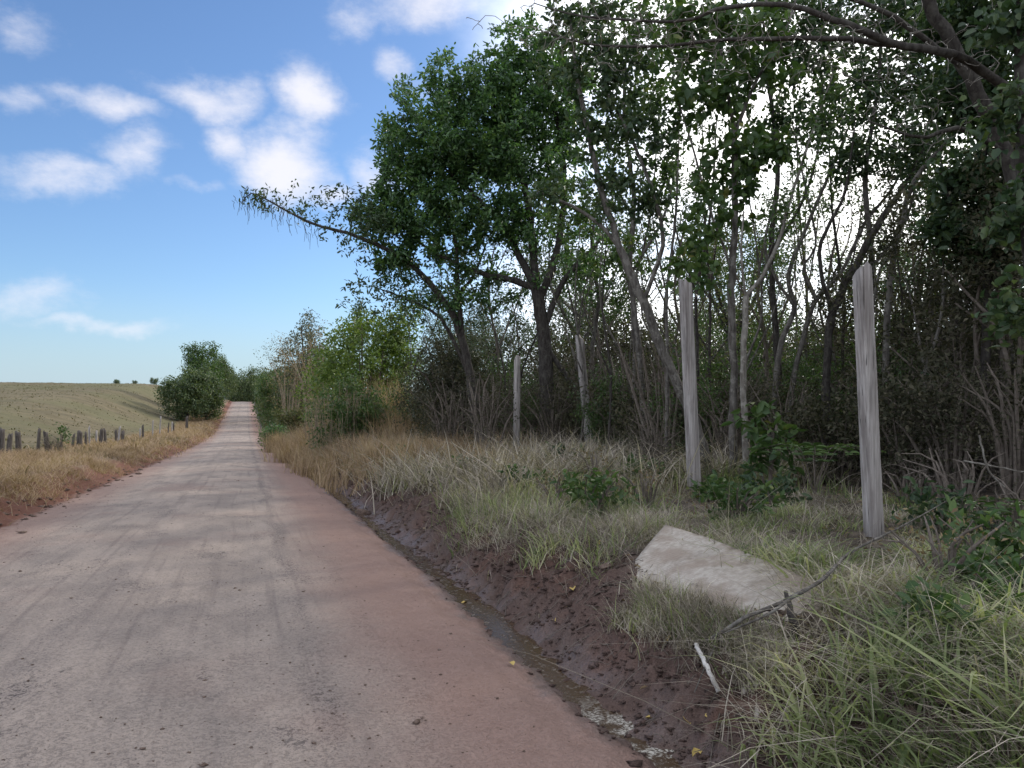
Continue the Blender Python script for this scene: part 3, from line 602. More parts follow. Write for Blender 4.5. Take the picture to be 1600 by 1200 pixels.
stick('broken_stake', 'split weathered stake stub standing in the grass below the board', 'stake', [gh(1247, 1010, 1.01), gh(1240, 975, .95), gh(1228, 925, .90)], [.020, .022, .012], M['stump_wood'], (), 4)
stick('dead_twig', 'short pale dead twig sticking out of the bank by the white stick', 'twig', [gh(1118, 995, .98), gh(1138, 1006, .975), gh(1156, 1019, .985)], [.007, .006, .004], M['pale_wood'], (), 5)
stick('rotten_log', 'dead grey log end half buried in grass at the near verge', 'log', [at(1490, 1130, 3.75), at(1545, 1118, 3.85), at(1610, 1100, 3.95)], [.02, .022, .02], M['bark_pale'], (), 6)
# fallen leaves on the mud, each one a thing
first = None; rl = np.random.default_rng(9)
for px, py, d in ((1005, 1077, 4.3), (1040, 1035, 4.55), (1098, 1100, 4.15), (862, 956, 6.0), (884, 950, 6.1), (945, 906, 6.9), (1088, 1122, 4.0), (722, 908, 7.2), (802, 1010, 5.4), (1200, 1142, 3.95), (1075, 1098, 4.2), (895, 945, 6.2)):
    b = on_ground(px, (1.6-.0)*FPX/(py-640)*1.0); b[2] += .012
    if first is None:
        V, Q = leaves(np.zeros((1, 3)), np.array([[1, .2, .05]]), .085, .05, rl, True, 8.0, .3)
        m_, t_, b_ = principled('leaf_yellow', (.45, .33, .10), .7)
        first = mesh('fallen_leaf', V, Q[None] if Q.ndim == 1 else [Q], m_); o = first
    else: o = first.copy(); COL.objects.link(o)
    o.location = [float(v) for v in b]; o.rotation_euler = (rl.normal()*.2, rl.normal()*.2, rl.uniform(0, 6)); k_ = float(rl.uniform(.7, 1.2)); o.scale = (k_, k_, k_)
    tag(o, 'small yellowed leaf fallen on the mud beside the ditch', 'leaf', 'yellow leaves fallen along the ditch')

# rocks
def rock(label, px, py, d, r, seed):
    rr = np.random.default_rng(seed); bm = bmesh.new(); bmesh.ops.create_icosphere(bm, subdivisions=3, radius=1); 
    V = np.array([v.co for v in bm.verts]); Fc = np.array([[v.index for v in f.verts] for f in bm.faces]); bm.free()
    nrm = rr.normal(size=(9, 3)); nrm /= np.linalg.norm(nrm, axis=1, keepdims=True)
    for nv_ in nrm: dd = V @ nv_; V = V - np.clip(dd-.62, 0, 1)[:, None]*nv_
    V = V*np.array([1.2, .9, .7])*r + .03*r*rr.normal(size=V.shape); c = on_ground(px, d); c[2] += r*.2
    return tag(mesh('rock', V+c, [Fc], M['stone'], None, False, c), label, 'rock')
rock('brown rock at the ditch edge, the larger of two', 567, 778, 14.2, .13, 1); rock('small brown rock beside the ditch water', 945, 935, 6.4, .05, 2)

# old fence: each weathered post a thing
frng = np.random.default_rng(12)
def fence_z(x, y): return float(gz(x, y))
specs = [(3, 24, .20, .85, 's'), (14, 25, .16, .75, 's'), (31, 27, .20, .72, 's'), (60, 28.5, .12, .86, 's'), (76, 29.5, .17, .78, 's'), (113, 33, .11, .72, 's'), (125, 33.5, .22, .86, 's'), (135, 35, .12, .70, 's'),
         (141, 36, .09, .95, 'p'), (152, 36.5, .10, .72, 'p'), (159, 37.5, .18, .85, 's'), (166, 38, .18, .80, 's'), (182, 41, .12, .85, 's'), (185, 41.6, .10, 1.0, 'p'), (191, 42.5, .18, .65, 's'), (219, 50, .10, .8, 'p'), (224, 51, .14, 1.05, 's'),
         (239, 57, .10, 1.25, 'p'), (250, 62, .11, 1.5, 'p'), (263, 66, .12, 1.1, 's'), (269, 69, .10, 1.0, 'p'), (272, 72, .16, .9, 's'), (292, 84, .3, 1.5, 's')]
lab_s = {3: 'stout dark fence post nearest the photographer, split down one side', 125: 'broad blackened fence post with a flat top beside a thin pale one', 292: 'thick dead stump at the end of the fence before the dark trees'}
lab_p = {141: 'thin whitish fence post standing straight behind the black one', 250: 'tallest whitish fence post on the rise before the trees'}
for k, (px, d, wd, h, kind) in enumerate(specs):
    b = on_ground(px, d); b[2] -= .1; tp = b + np.array([frng.normal()*.05, frng.normal()*.05, h+.1])
    lab = (lab_s if kind == 's' else lab_p).get(px, 'weathered dark brown post stump in the old roadside fence' if kind == 's' else 'slim pale grey post in the old roadside fence')
    post('fence_post', lab, 'fence post', b, tp, wd*1.15, wd*1.0, frng.uniform(0, 3), M['stump_wood'] if kind == 's' else M['post_wood'], k+1, 'dark stumps of the old roadside fence' if kind == 's' else 'pale posts of the old roadside fence', 9, .04, .85, 8)

# ---------------------------------------------------------------- trees traced from where they stand
def tr_path(pts, radii, D=None):
    """pts: (px, py[, depth]) -> world"""
    return np.array([at(p[0], p[1], p[2] if len(p) > 2 else D) for p in pts]), np.array(radii, float)
def px_blob(px, py, d, rx, ry, n, rng, rd=None, shell=.5):
    c = at(px, py, d); k = d/FPX; rr = np.array([rx*k, (rd if rd else .6*(rx+ry)*k), ry*k]); v = in_blob((0, 0, 0), rr, n, rng, shell)
    return c + np.outer(v[:, 0], R_) + np.outer(v[:, 1], [math.sin(YAW), math.cos(YAW), 0]) + np.outer(v[:, 2], [0, 0, 1])
def grounded(px, py, d):
    """trunk foot at pixel column px, depth d, set on the ground"""
    g = on_ground(px, d); return g - np.array([0, 0, .08])
def traced(name, label, cat, D, trunks, blobs, leaf, bark, leafmat, seed, thick=.74, **kw):
    rng = np.random.default_rng(seed); paths = []; trunks = [(p, [thick*v for v in r]) for p, r in trunks]
    for k, (pts, radii) in enumerate(trunks):
        P, Rr = tr_path(pts, radii, D)
        if k == 0 or kw.get('allground'):
            P[0] = grounded(pts[0][0], 0, pts[0][2] if len(pts[0]) > 2 else D)
        paths.append((P, Rr))
    kw.pop('allground', None)
    T = [px_blob(b[0], b[1], b[5] if len(b) > 5 else D, b[2], b[3], b[4], rng) for b in blobs]
    return plant(name, label, cat, paths, np.vstack(T) if T else [], leaf, bark, leafmat, seed, **kw)

BIG = dict(n=32, L=.145, W=.07, spread=.09, along=.7, droop=-.05)
traced('broadleaf_tree', 'dense dark green tree with a domed glossy crown and a thick dark trunk', 'tree', 21, [
    ([(856, 660), (852, 560), (846, 500), (838, 450)], [.30, .26, .24, .22]),
    ([(838, 450), (800, 438), (745, 425), (690, 400), (640, 370)], [.14, .12, .10, .07, .03]),
    ([(838, 450), (812, 400), (785, 350), (735, 300), (680, 250)], [.16, .14, .11, .08, .03]),
    ([(838, 450), (832, 380), (822, 300), (795, 220), (765, 150)], [.16, .14, .12, .09, .03]),
    ([(842, 470), (868, 400), (882, 300), (872, 200), (850, 110)], [.16, .13, .11, .08, .03]),
    ([(848, 520), (880, 440), (925, 390), (960, 350)], [.12, .10, .07, .03]),
    ([(850, 540), (880, 580), (900, 610)], [.1, .09, .08])],
    [(672, 215, 82, 92, 150), (735, 150, 82, 72, 120), (815, 105, 70, 75, 110), (880, 150, 70, 95, 110), (650, 290, 66, 66, 100), (760, 250, 105, 95, 170), (840, 260, 90, 80, 110),
     (600, 345, 62, 44, 70), (700, 335, 90, 42, 90), (800, 340, 70, 36, 40), (640, 410, 60, 30, 28), (760, 430, 90, 40, 30), (900, 400, 60, 60, 28), (700, 470, 80, 40, 26), (785, 200, 70, 110, 130), (720, 240, 60, 60, 70), (620, 250, 40, 70, 60), (665, 380, 90, 40, 70), (780, 360, 80, 50, 60), (840, 170, 60, 90, 80)],
    BIG, M['bark_dark'], M['leaf_gloss'], 101, tr=1.5)

def moss_strands(tips, rng, n, L):
    P = []; 
    for _ in range(n):
        t = tips[rng.integers(len(tips))] + rng.normal(size=3)*.12; l = L*rng.uniform(.3, 1.1); k = np.linspace(0, 1, 5)[:, None]
        P.append(t + k*np.array([rng.normal()*.06, rng.normal()*.06, -l]) + rng.normal(size=(5, 3))*.02)
    return tubes(np.array(P), np.full((n, 5), .008)*np.linspace(1, .5, 5), 3)
rg = np.random.default_rng(77)
mp = tr_path([(560, 370), (490, 350), (440, 325), (395, 302), (378, 312)], [1]*5, 20)[0]; mpc = curve(mp, 40)
traced('leaning_tree', 'tree with a long limb reaching out over the road, tufts hanging at its tip', 'tree', 21, [
    ([(748, 670), (735, 590), (722, 530), (700, 480), (640, 412), (560, 370, 20), (490, 350, 20), (440, 325, 20), (395, 302, 20), (377, 318, 20)], [.20, .17, .15, .125, .095, .066, .048, .035, .022, .010]),
    ([(722, 530), (715, 450), (712, 380), (700, 330)], [.11, .09, .06, .03]),
    ([(735, 590), (690, 500), (640, 470), (590, 450)], [.08, .06, .04, .02]),
    ([(700, 480), (740, 430), (760, 380)], [.07, .05, .03])],
    [(396, 305, 24, 22, 12, 20), (430, 318, 34, 34, 14, 20), (470, 322, 36, 40, 16, 20), (515, 325, 40, 44, 24, 20), (520, 365, 40, 34, 10, 20), (550, 318, 40, 30, 44, 20), (585, 350, 40, 34, 50, 20), (600, 440, 60, 40, 60), (570, 470, 44, 34, 40), (720, 430, 90, 50, 80), (690, 480, 90, 40, 70), (780, 470, 60, 40, 50), (650, 430, 50, 40, 30), (640, 480, 60, 30, 34), (560, 400, 30, 20, 10, 20)],
    dict(n=6, L=.13, W=.055, spread=.06, along=.7, droop=.15), M['bark_dark'], M['leaf_dark'], 102, tr=1.3, extra=moss_strands(np.vstack([mpc[30:], mpc[34:], mpc[10:]]), rg, 80, .45))

HEART = dict(n=6, L=.15, W=.12, spread=.06, along=.5, droop=.35)
traced('slanting_tree', 'slanting pale barked tree behind the second post, forked high up', 'tree', 12.6, [
    ([(1118, 740), (1085, 660), (1040, 560), (1005, 470), (968, 388)], [.125, .12, .115, .11, .10]),
    ([(968, 388), (935, 350), (890, 320), (840, 300)], [.06, .05, .04, .02]),
    ([(968, 388), (938, 290), (918, 200), (900, 110), (890, 20)], [.085, .075, .06, .05, .03]),
    ([(1005, 470), (1035, 380), (1020, 300), (985, 215), (940, 130)], [.06, .055, .05, .04, .02])],
    [(900, 90, 80, 60, 60), (960, 120, 70, 60, 60), (1000, 210, 60, 60, 50), (930, 200, 50, 50, 36), (860, 300, 50, 40, 26), (960, 300, 50, 50, 30), (1010, 320, 40, 50, 26), (900, 20, 90, 40, 50)],
    dict(n=12, L=.12, W=.07, spread=.05, along=.5, droop=.2), M['bark_mid'], M['leaf_dark'], 103, tr=1.1, thick=.66)
traced('straight_tree', 'straight grey trunk hung with large heart shaped leaves, just behind the slanting tree', 'tree', 12.2, [
    ([(1143, 730), (1146, 600), (1143, 470), (1148, 330), (1146, 195)], [.105, .10, .095, .085, .07]),
    ([(1146, 195), (1130, 110), (1120, 20)], [.05, .04, .03]),
    ([(1146, 215), (1180, 130), (1225, 50), (1250, -20)], [.055, .045, .035, .03]),
    ([(1143, 420), (1110, 330), (1085, 240), (1060, 160)], [.04, .035, .03, .02])],
    [(1150, 300, 40, 60, 34), (1095, 330, 36, 80, 34), (1070, 420, 40, 40, 14), (1150, 240, 70, 40, 50), (1110, 150, 70, 60, 60), (1190, 90, 70, 60, 60), (1130, 30, 100, 40, 70), (1060, 70, 60, 60, 40), (1095, 420, 30, 50, 8), (1200, 240, 34, 40, 22)],
    HEART, M['bark_mid'], M['leaf_mid'], 104, tr=.9, thick=.62)
traced('forked_tree', 'pale trunk standing close against the straight tree, forking at head height', 'tree', 12.0, [
    ([(1166, 730), (1162, 600), (1164, 500), (1166, 462)], [.085, .08, .075, .075]),
    ([(1166, 462), (1195, 425), (1218, 370), (1238, 300), (1275, 190), (1300, 120)], [.055, .05, .045, .04, .03, .02]),
    ([(1166, 470), (1158, 400), (1162, 330)], [.035, .03, .02])],
    [(1260, 230, 50, 60, 40), (1300, 150, 60, 50, 40), (1220, 330, 40, 50, 26)],
    dict(n=7, L=.09, W=.05, spread=.05, along=.5, droop=.2), M['bark_pale'], M['leaf_mid'], 105, tr=.9, thick=.62)
traced('twisted_tree', 'twisted many-stemmed tree standing before the brightest gap of sky', 'tree', 15, [
    ([(1203, 690), (1212, 600), (1222, 530), (1242, 480), (1232, 430), (1262, 350), (1300, 260), (1330, 190)], [.08, .075, .07, .065, .055, .05, .04, .02]),
    ([(1228, 690), (1240, 590), (1258, 520), (1275, 470), (1318, 420), (1350, 350), (1390, 300), (1430, 230)], [.075, .07, .065, .06, .05, .045, .035, .02]),
    ([(1242, 480), (1210, 430), (1195, 380), (1215, 300)], [.05, .045, .04, .02]),
    ([(1275, 470), (1255, 420), (1275, 380), (1260, 300), (1240, 200)], [.045, .04, .035, .03, .02])],
    [(1240, 320, 60, 60, 70), (1300, 250, 60, 60, 70), (1350, 300, 60, 50, 60), (1390, 250, 50, 50, 50), (1220, 400, 40, 40, 30), (1330, 180, 70, 50, 60), (1250, 190, 60, 50, 40)],
    dict(n=6, L=.07, W=.035, spread=.06, along=.5, droop=.1), M['bark_mid'], M['leaf_mid'], 106, tr=.8, kink=.45, allground=False)
traced('dark_crooked_tree', 'crooked dark trunk bending behind the tallest squared post', 'tree', 14, [
    ([(1288, 660), (1292, 560), (1305, 480), (1340, 410), (1375, 345), (1410, 295), (1450, 220)], [.10, .10, .10, .095, .085, .06, .03]),
    ([(1305, 490), (1285, 440), (1282, 380), (1320, 300), (1335, 200)], [.06, .055, .05, .04, .02]),
    ([(1410, 295), (1450, 285), (1490, 255)], [.05, .04, .02])],
    [(1410, 260, 60, 40, 70), (1460, 250, 50, 40, 50), (1390, 180, 80, 50, 60), (1470, 170, 60, 60, 50), (1340, 240, 40, 50, 30)],
    dict(n=8, L=.08, W=.045, spread=.06, along=.5, droop=.15), M['bark_dark'], M['leaf_dark'], 107, tr=.9, kink=.4)
traced('slim_trunk_tree', 'slim smooth trunk rising to the right of the tallest post', 'tree', 13, [
    ([(1388, 670), (1384, 560), (1388, 470), (1398, 390), (1412, 335), (1436, 270), (1500, 200)], [.075, .075, .07, .068, .06, .05, .03]),
    ([(1398, 390), (1372, 430), (1362, 520)], [.03, .025, .02])],
    [(1440, 300, 40, 40, 34), (1480, 210, 50, 40, 40), (1430, 200, 40, 40, 30)],
    dict(n=6, L=.09, W=.06, spread=.06, along=.5, droop=.2), M['bark_mid'], M['leaf_dark'], 108, tr=.9)
for k, (px, d, lean, lab) in enumerate(((1320, 16, -12, 'thin dark trunk in the shade behind the crooked tree'), (1040, 15, 10, 'slender bare stem behind the slanting tree'), (1085, 15.5, 16, 'slender stem leaning between the slanting and straight trees'),
                                    (1262, 18, -8, 'mossy stem far back behind the twisted tree'), (1110, 17, -6, 'thin straight stem far back between the posts'), (985, 18, 20, 'thin forked stem behind the third post'))):
    traced('slender_tree', lab, 'tree', d, [
        ([(px, 700), (px+lean*.3, 560), (px+lean*.2, 460), (px+lean*1.6, 330), (px+lean*2.2, 180)], [.055, .05, .045, .035, .015]),
        ([(px+lean*.2, 460), (px-lean*1.5, 380), (px-lean*2.6, 280)], [.03, .025, .012])],
        [(px+lean*1.6, 300, 40, 70, 34), (px-lean*2, 320, 40, 50, 24), (px+lean*2, 190, 50, 50, 26)],
        dict(n=5, L=.09, W=.05, spread=.06, along=.5, droop=.2), M['bark_mid'] if k % 2 else M['bark_dark'], M['leaf_mid'] if k % 2 else M['leaf_dark'], 120+k, tr=.8, kink=.4, group='slender trees inside the wood')

CAN = dict(n=11, L=.13, W=.075, spread=.07, along=.5, droop=.15)
for k, (lab, d, tk, bl, mt) in enumerate((
    ('leafy tree whose crown fills the gap between the domed crown and the straight trunk', 17, [([(1010, 690), (1000, 560), (985, 430), (990, 300), (975, 180), (980, 60)], [.10, .09, .08, .07, .05, .03]), ([(985, 430), (1040, 330), (1060, 230)], [.05, .04, .02])],
        [(960, 60, 90, 60, 110), (1010, 150, 70, 70, 110), (1050, 40, 80, 60, 100), (960, 250, 60, 60, 60), (1040, 260, 50, 60, 50), (900, 330, 60, 60, 50), (960, 400, 60, 50, 36)], 'leaf_mid'),
    ('tall crown spreading above the forked trunk', 16, [([(1222, 690), (1215, 560), (1205, 400), (1215, 260), (1200, 120), (1190, 0)], [.10, .09, .08, .065, .05, .03]), ([(1205, 400), (1260, 300), (1290, 180)], [.05, .04, .02])],
        [(1200, 40, 90, 60, 120), (1270, 100, 70, 60, 110), (1130, 120, 60, 60, 80), (1210, 190, 60, 50, 60), (1300, 20, 80, 50, 90), (1290, 190, 50, 50, 50)], 'leaf_dark'),
    ('tall crown of small dark leaves behind the bare overhanging limbs', 14.5, [([(1345, 680), (1350, 560), (1362, 420), (1352, 280), (1372, 130), (1380, 0)], [.09, .085, .075, .06, .045, .03]), ([(1362, 420), (1420, 330), (1440, 210)], [.05, .04, .02])],
        [(1380, 40, 90, 60, 130), (1450, 120, 70, 60, 100), (1360, 140, 60, 60, 80), (1440, 20, 80, 60, 100), (1330, 240, 50, 50, 50), (1420, 230, 50, 50, 60)], 'leaf_dark'),
    ('dark leafed tree crowding the upper corner behind the big leaning trunk', 11, [([(1530, 700), (1540, 560), (1545, 420), (1535, 280), (1550, 130), (1560, -20)], [.10, .09, .08, .065, .05, .03]), ([(1545, 420), (1490, 330), (1470, 250)], [.05, .04, .02])],
        [(1540, 60, 80, 80, 150), (1500, 150, 60, 60, 100), (1580, 170, 60, 80, 120), (1560, 280, 60, 60, 110), (1500, 280, 50, 50, 70), (1540, 380, 70, 50, 110), (1490, 30, 60, 50, 80), (1480, 350, 40, 40, 40)], 'leaf_dark'),
    ('small leaved tree between the thick dark trunk and the slanting one', 24, [([(930, 680), (925, 560), (935, 470), (925, 380), (940, 280)], [.11, .10, .09, .07, .03])],
        [(930, 330, 60, 50, 60), (900, 430, 60, 40, 60), (980, 400, 60, 40, 60), (960, 470, 60, 30, 50)], 'leaf_mid'))):
    traced('canopy_tree', lab, 'tree', d, tk, bl, CAN, M['bark_dark'] if k % 2 else M['bark_mid'], M[mt], 140+k, tr=1.0, kink=.35)
TW = dict(n=5, L=.075, W=.04, hexa=False, spread=.08, along=.5)
for k, (px, d, lab) in enumerate(((1060, 19, 'bare twiggy tree far back between the second and third posts'), (1190, 17, 'bare twiggy tree behind the forked trunk'), (1300, 17, 'bare twiggy tree behind the crooked trunk'), (1440, 16, 'bare twiggy tree against the pale sky by the thicket'), (930, 26, 'bare twiggy tree far back between dark and slanting trunks'), (770, 27, 'bare twiggy tree behind the leaning tree'))):
    traced('bare_tree', lab, 'tree', d, [([(px, 690), (px+8, 560), (px-6, 450), (px+12, 340)], [.07, .06, .045, .02]), ([(px+4, 520), (px-40, 430), (px-60, 340)], [.04, .03, .012]), ([(px+2, 560), (px+46, 450), (px+60, 350)], [.045, .03, .012]), ([(px-6, 450), (px+30, 360), (px+24, 290)], [.03, .02, .01])],
        [(px, 330, 80, 80, 90), (px-50, 380, 50, 70, 60), (px+50, 390, 50, 70, 60), (px, 470, 90, 50, 170), (px-20, 530, 90, 50, 110)], TW, M['twig_brown'], M['leaf_olive'], 160+k, tr=.8, kink=.55)

sr = np.random.default_rng(91)
stem_px = [655, 705, 785, 812, 880, 905, 948, 972, 1012, 1028, 1058, 1072, 1098, 1122, 1182, 1206, 1248, 1282, 1312, 1336, 1358, 1418, 1452, 1478, 1505, 1540, 1575, 1595]
for k, px in enumerate(stem_px):
    d = sr.uniform(13.5, 24) if px < 1380 else sr.uniform(10.5, 15); d = max(d, 7.6/(.326+.945*(px-800)/FPX)); ln = sr.normal()*38; bw = sr.normal()*14; ty = sr.uniform(230, 430); f = ln*.45
    traced('thin_stem', 'thin dark stem among many inside the wood', 'sapling', d, [([(px, 700), (px+ln*.25+bw, 590), (px+ln*.5-bw, 480), (px+ln, ty)], [.034, .03, .024, .010]),
        ([(px+ln*.25+bw, 590), (px+f-30*np.sign(ln), 500), (px+f-50*np.sign(ln), 420)], [.02, .015, .006]), ([(px+ln*.5-bw, 480), (px+ln*.5+20, 420), (px+ln*.5+46, 350)], [.016, .012, .005])],
        [(px+ln, ty+20, 40, 50, 14), (px+f-50*np.sign(ln), 430, 30, 40, 8), (px, 600, 30, 60, 10)], dict(n=4, L=.09, W=.05, hexa=False, spread=.06, along=.5, droop=.2), M['bark_mid'] if k % 3 else M['bark_dark'], M['leaf_dark'], 400+k, tr=.7, kink=.5, group='thin stems inside the wood', thick=1.0)

# overhanging tree near the viewer: bare twiggy limbs across the top of the view
traced('overhanging_tree', 'big grey tree leaning over from the thicket, bare limbs sweeping across the treetops', 'tree', 8, [
    ([(1740, 760, 8.5), (1680, 560, 8.3), (1612, 350, 8), (1570, 240, 8), (1510, 110, 7.8), (1455, 10, 7.6), (1420, -90, 7.4)], [.14, .12, .10, .088, .076, .065, .05]),
    ([(1612, 350, 8), (1600, 180, 7.2), (1520, 100, 6.8), (1460, 78, 6.6), (1400, 70, 6.5), (1330, 40, 6.4), (1225, 8, 6.4), (1120, 14, 6.4), (1075, 32, 6.5), (1000, 32, 6.6), (900, 24, 6.8), (835, 5, 7)], [.06, .052, .046, .040, .035, .030, .023, .018, .015, .012, .009, .005]),
    ([(1400, 70, 6.5), (1330, 62, 6.6), (1230, 60, 6.8), (1130, 62, 7), (1030, 72, 7.2), (930, 70, 7.4), (850, 50, 7.5)], [.03, .027, .024, .02, .016, .012, .005]),
    ([(1510, 110, 7.8), (1400, 30, 7.4), (1310, -10, 7.2)], [.035, .03, .02]),
    ([(1570, 240, 8), (1500, 200, 7.6), (1440, 215, 7.4), (1360, 190, 7.3)], [.035, .028, .02, .008])],
    [(860, 40, 70, 50, 70, 7), (960, 40, 90, 60, 110, 6.9), (1060, 60, 90, 60, 110, 6.8), (1160, 60, 90, 70, 110, 6.6), (1280, 60, 90, 80, 100, 6.6), (1380, 70, 80, 90, 90, 6.8), (1460, 150, 90, 110, 90, 7.2), (1550, 60, 60, 70, 40, 7.4), (740, 38, 55, 6, 6, 7.1)],
    None, M['bark_dark'], None, 109, tr=1.7, kink=.5, up=0, twigmat=M['bark_pale'], thick=.92)
traced('edge_tree', 'dark upright trunk with broad leaves at the very edge of the view', 'tree', 6.4, [
    ([(1660, 900), (1628, 600), (1606, 380), (1597, 160), (1590, -60)], [.09, .08, .075, .07, .06])],
    [(1570, 40, 40, 50, 40), (1580, 330, 34, 60, 30), (1560, 180, 40, 60, 30), (1590, 480, 40, 60, 40)],
    dict(n=6, L=.10, W=.07, spread=.06, along=.5, droop=.25), M['bark_dark'], M['leaf_dark'], 110, tr=.7)

# ---------------------------------------------------------------- bushes, generic trees
def bush(name, label, px, d, rx, h, ntips, leaf, bark, leafmat, seed, nstem=7, group=None, lift=.45, world=None, spread=.5, **kw):
    """rx half width in metres, h height in metres"""
    rng = np.random.default_rng(seed); b = on_ground(px, d) if world is None else np.array([world[0], world[1], float(gz(*world))]); b[2] -= .05
    paths = []
    for k in range(nstem):
        a = rng.uniform(0, 6.28); q = rx*rng.uniform(.2, .8); hh = h*rng.uniform(.55, .9); s0 = b + np.array([math.cos(a), math.sin(a), 0])*rx*.18*rng.uniform(0, 1)*(k > 0)
        e = b + np.array([math.cos(a)*q, math.sin(a)*q, hh]); mid = s0*.5+e*.5 + np.array([-math.cos(a)*q*.15, -math.sin(a)*q*.15, h*.12]) + rng.normal(size=3)*rx*.08
        r0 = (.010+.012*h**.8)*rng.uniform(.6, 1.2); paths.append((np.array([s0, mid, e]), np.array([r0, r0*.7, r0*.3])))
    n1 = int(ntips*.6); T = np.vstack([in_blob(b+np.array([0, 0, h*.52]), (rx, rx, h*.48), n1, rng, .42)] +
        [in_blob(b+np.array([np.clip(rng.normal(), -1.1, 1.1)*rx*.55, np.clip(rng.normal(), -1.1, 1.1)*rx*.55, h*rng.uniform(.4, .93)]), (rx*.38, rx*.38, h*.22), (ntips-n1)//5, rng, .5) for _ in range(5)])
    T[:, 2] = np.maximum(T[:, 2], b[2]+.12)
    return plant(name, label, 'shrub' if 'tree' not in name else 'tree', paths, T, leaf, bark, leafmat, seed, group=group, woodname='stems' if 'tree' not in name else 'trunk', leafname='foliage' if 'tree' not in name else 'crown', sides=5, **kw)
L_small = dict(n=18, L=.085, W=.045, hexa=False, spread=.09, along=.4)
L_mid = dict(n=15, L=.10, W=.05, hexa=False, spread=.10, along=.4)
L_far = dict(n=13, L=.26, W=.15, hexa=False, spread=.25, along=.3)
# dark undergrowth at the wood's edge
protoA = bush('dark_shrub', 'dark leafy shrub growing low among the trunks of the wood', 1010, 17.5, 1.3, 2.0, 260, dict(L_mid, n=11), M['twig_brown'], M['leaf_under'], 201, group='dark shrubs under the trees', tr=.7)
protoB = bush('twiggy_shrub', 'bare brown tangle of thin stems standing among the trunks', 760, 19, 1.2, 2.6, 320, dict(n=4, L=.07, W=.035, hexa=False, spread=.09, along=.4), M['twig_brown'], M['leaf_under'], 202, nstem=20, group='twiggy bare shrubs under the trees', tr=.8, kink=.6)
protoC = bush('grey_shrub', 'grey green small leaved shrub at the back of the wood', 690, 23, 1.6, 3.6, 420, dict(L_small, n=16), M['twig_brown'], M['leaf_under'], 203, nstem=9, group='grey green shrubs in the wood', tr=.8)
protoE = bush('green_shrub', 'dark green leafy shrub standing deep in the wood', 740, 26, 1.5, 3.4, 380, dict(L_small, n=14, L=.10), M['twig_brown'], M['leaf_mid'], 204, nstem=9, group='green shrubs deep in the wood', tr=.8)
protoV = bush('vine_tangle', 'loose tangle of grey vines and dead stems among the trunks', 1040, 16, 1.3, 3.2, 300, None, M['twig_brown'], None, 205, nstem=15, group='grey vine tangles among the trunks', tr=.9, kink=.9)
ur = np.random.default_rng(33)
for (px, d, p, sc) in ((870, 22, 'B', 1.0), (1020, 13.4, 'B', .6), (940, 20, 'A', 1.2), (1065, 17, 'B', 1.1), (1240, 15.5, 'A', 1.0), (1310, 12.5, 'A', .85), (1430, 11, 'A', .9), (1500, 13, 'A', 1.2), (1180, 18, 'A', 1.2), (830, 24, 'A', 1.3),
                       (1130, 14.5, 'B', .8), (900, 22, 'B', 1.3), (990, 24, 'B', 1.5), (1080, 22, 'B', 1.4), (1180, 22, 'B', 1.5), (1280, 20, 'B', 1.3), (1360, 18, 'B', 1.2), (1420, 15, 'B', 1.1), (1480, 10.5, 'B', .8), (1540, 11.5, 'B', 1.0), (1590, 9.5, 'B', .75), (700, 21, 'B', .9), (820, 21.5, 'B', .9), (1330, 24, 'B', 1.6), (1230, 26, 'B', 1.6), (1450, 20, 'B', 1.5),
                       (660, 26, 'E', .95), (730, 24, 'C', .9), (780, 27, 'E', 1.0), (860, 29, 'C', 1.1), (950, 28, 'E', .95), (1050, 30, 'C', 1.1), (1150, 30, 'E', 1.1), (1170, 15.5, 'V', .8), (1330, 15, 'V', .85), (1480, 11.8, 'V', .8), (1090, 16, 'E', .7), (1260, 15, 'E', .7), (1350, 16.5, 'E', .8), (1420, 13, 'E', .7), (960, 18.5, 'E', .7), (830, 22, 'E', .7), (980, 19, 'V', 1.0), (900, 23, 'V', 1.1), (790, 22, 'V', .9), (730, 22, 'V', .8), (1300, 18, 'E', 1.0), (1450, 15, 'E', 1.0), (1190, 20, 'E', 1.0), (1080, 20, 'E', .9), (1250, 31, 'C', 1.15), (1350, 30, 'C', 1.1), (1450, 26, 'C', 1.1), (1520, 18, 'C', 1.1), (1600, 16, 'C', 1.2), (1560, 24, 'C', 1.2), (1000, 36, 'C', 1.4), (1120, 38, 'C', 1.4), (1300, 38, 'C', 1.5), (1400, 36, 'C', 1.5), (900, 40, 'C', 1.9), (950, 46, 'E', 2.2), (1050, 44, 'C', 2.1), (1100, 50, 'E', 2.4), (1200, 42, 'C', 2.0), (1250, 48, 'E', 2.3), (1350, 44, 'C', 2.1), (1150, 36, 'C', 1.8), (850, 44, 'E', 2.0), (800, 46, 'C', 2.0), (1010, 34, 'C', 1.7), (1290, 33, 'C', 1.7), (1220, 33, 'E', 1.6), (1080, 33, 'E', 1.6), (930, 34, 'C', 1.6), (1480, 32, 'C', 1.4), (1020, 20, 'B', 1.0), (1120, 19, 'B', 1.1), (1220, 13.5, 'B', .8), (1400, 12.5, 'B', .9), (860, 20, 'B', .9)):
    b = on_ground(px, d); b[2] -= .08; s = sc*ur.uniform(.92, 1.08); dup({'A': protoA, 'B': protoB, 'C': protoC, 'E': protoE, 'V': protoV}[p], b, ur.uniform(0, 6.28), (s*ur.uniform(.9, 1.2), s*ur.uniform(.9, 1.2), s))
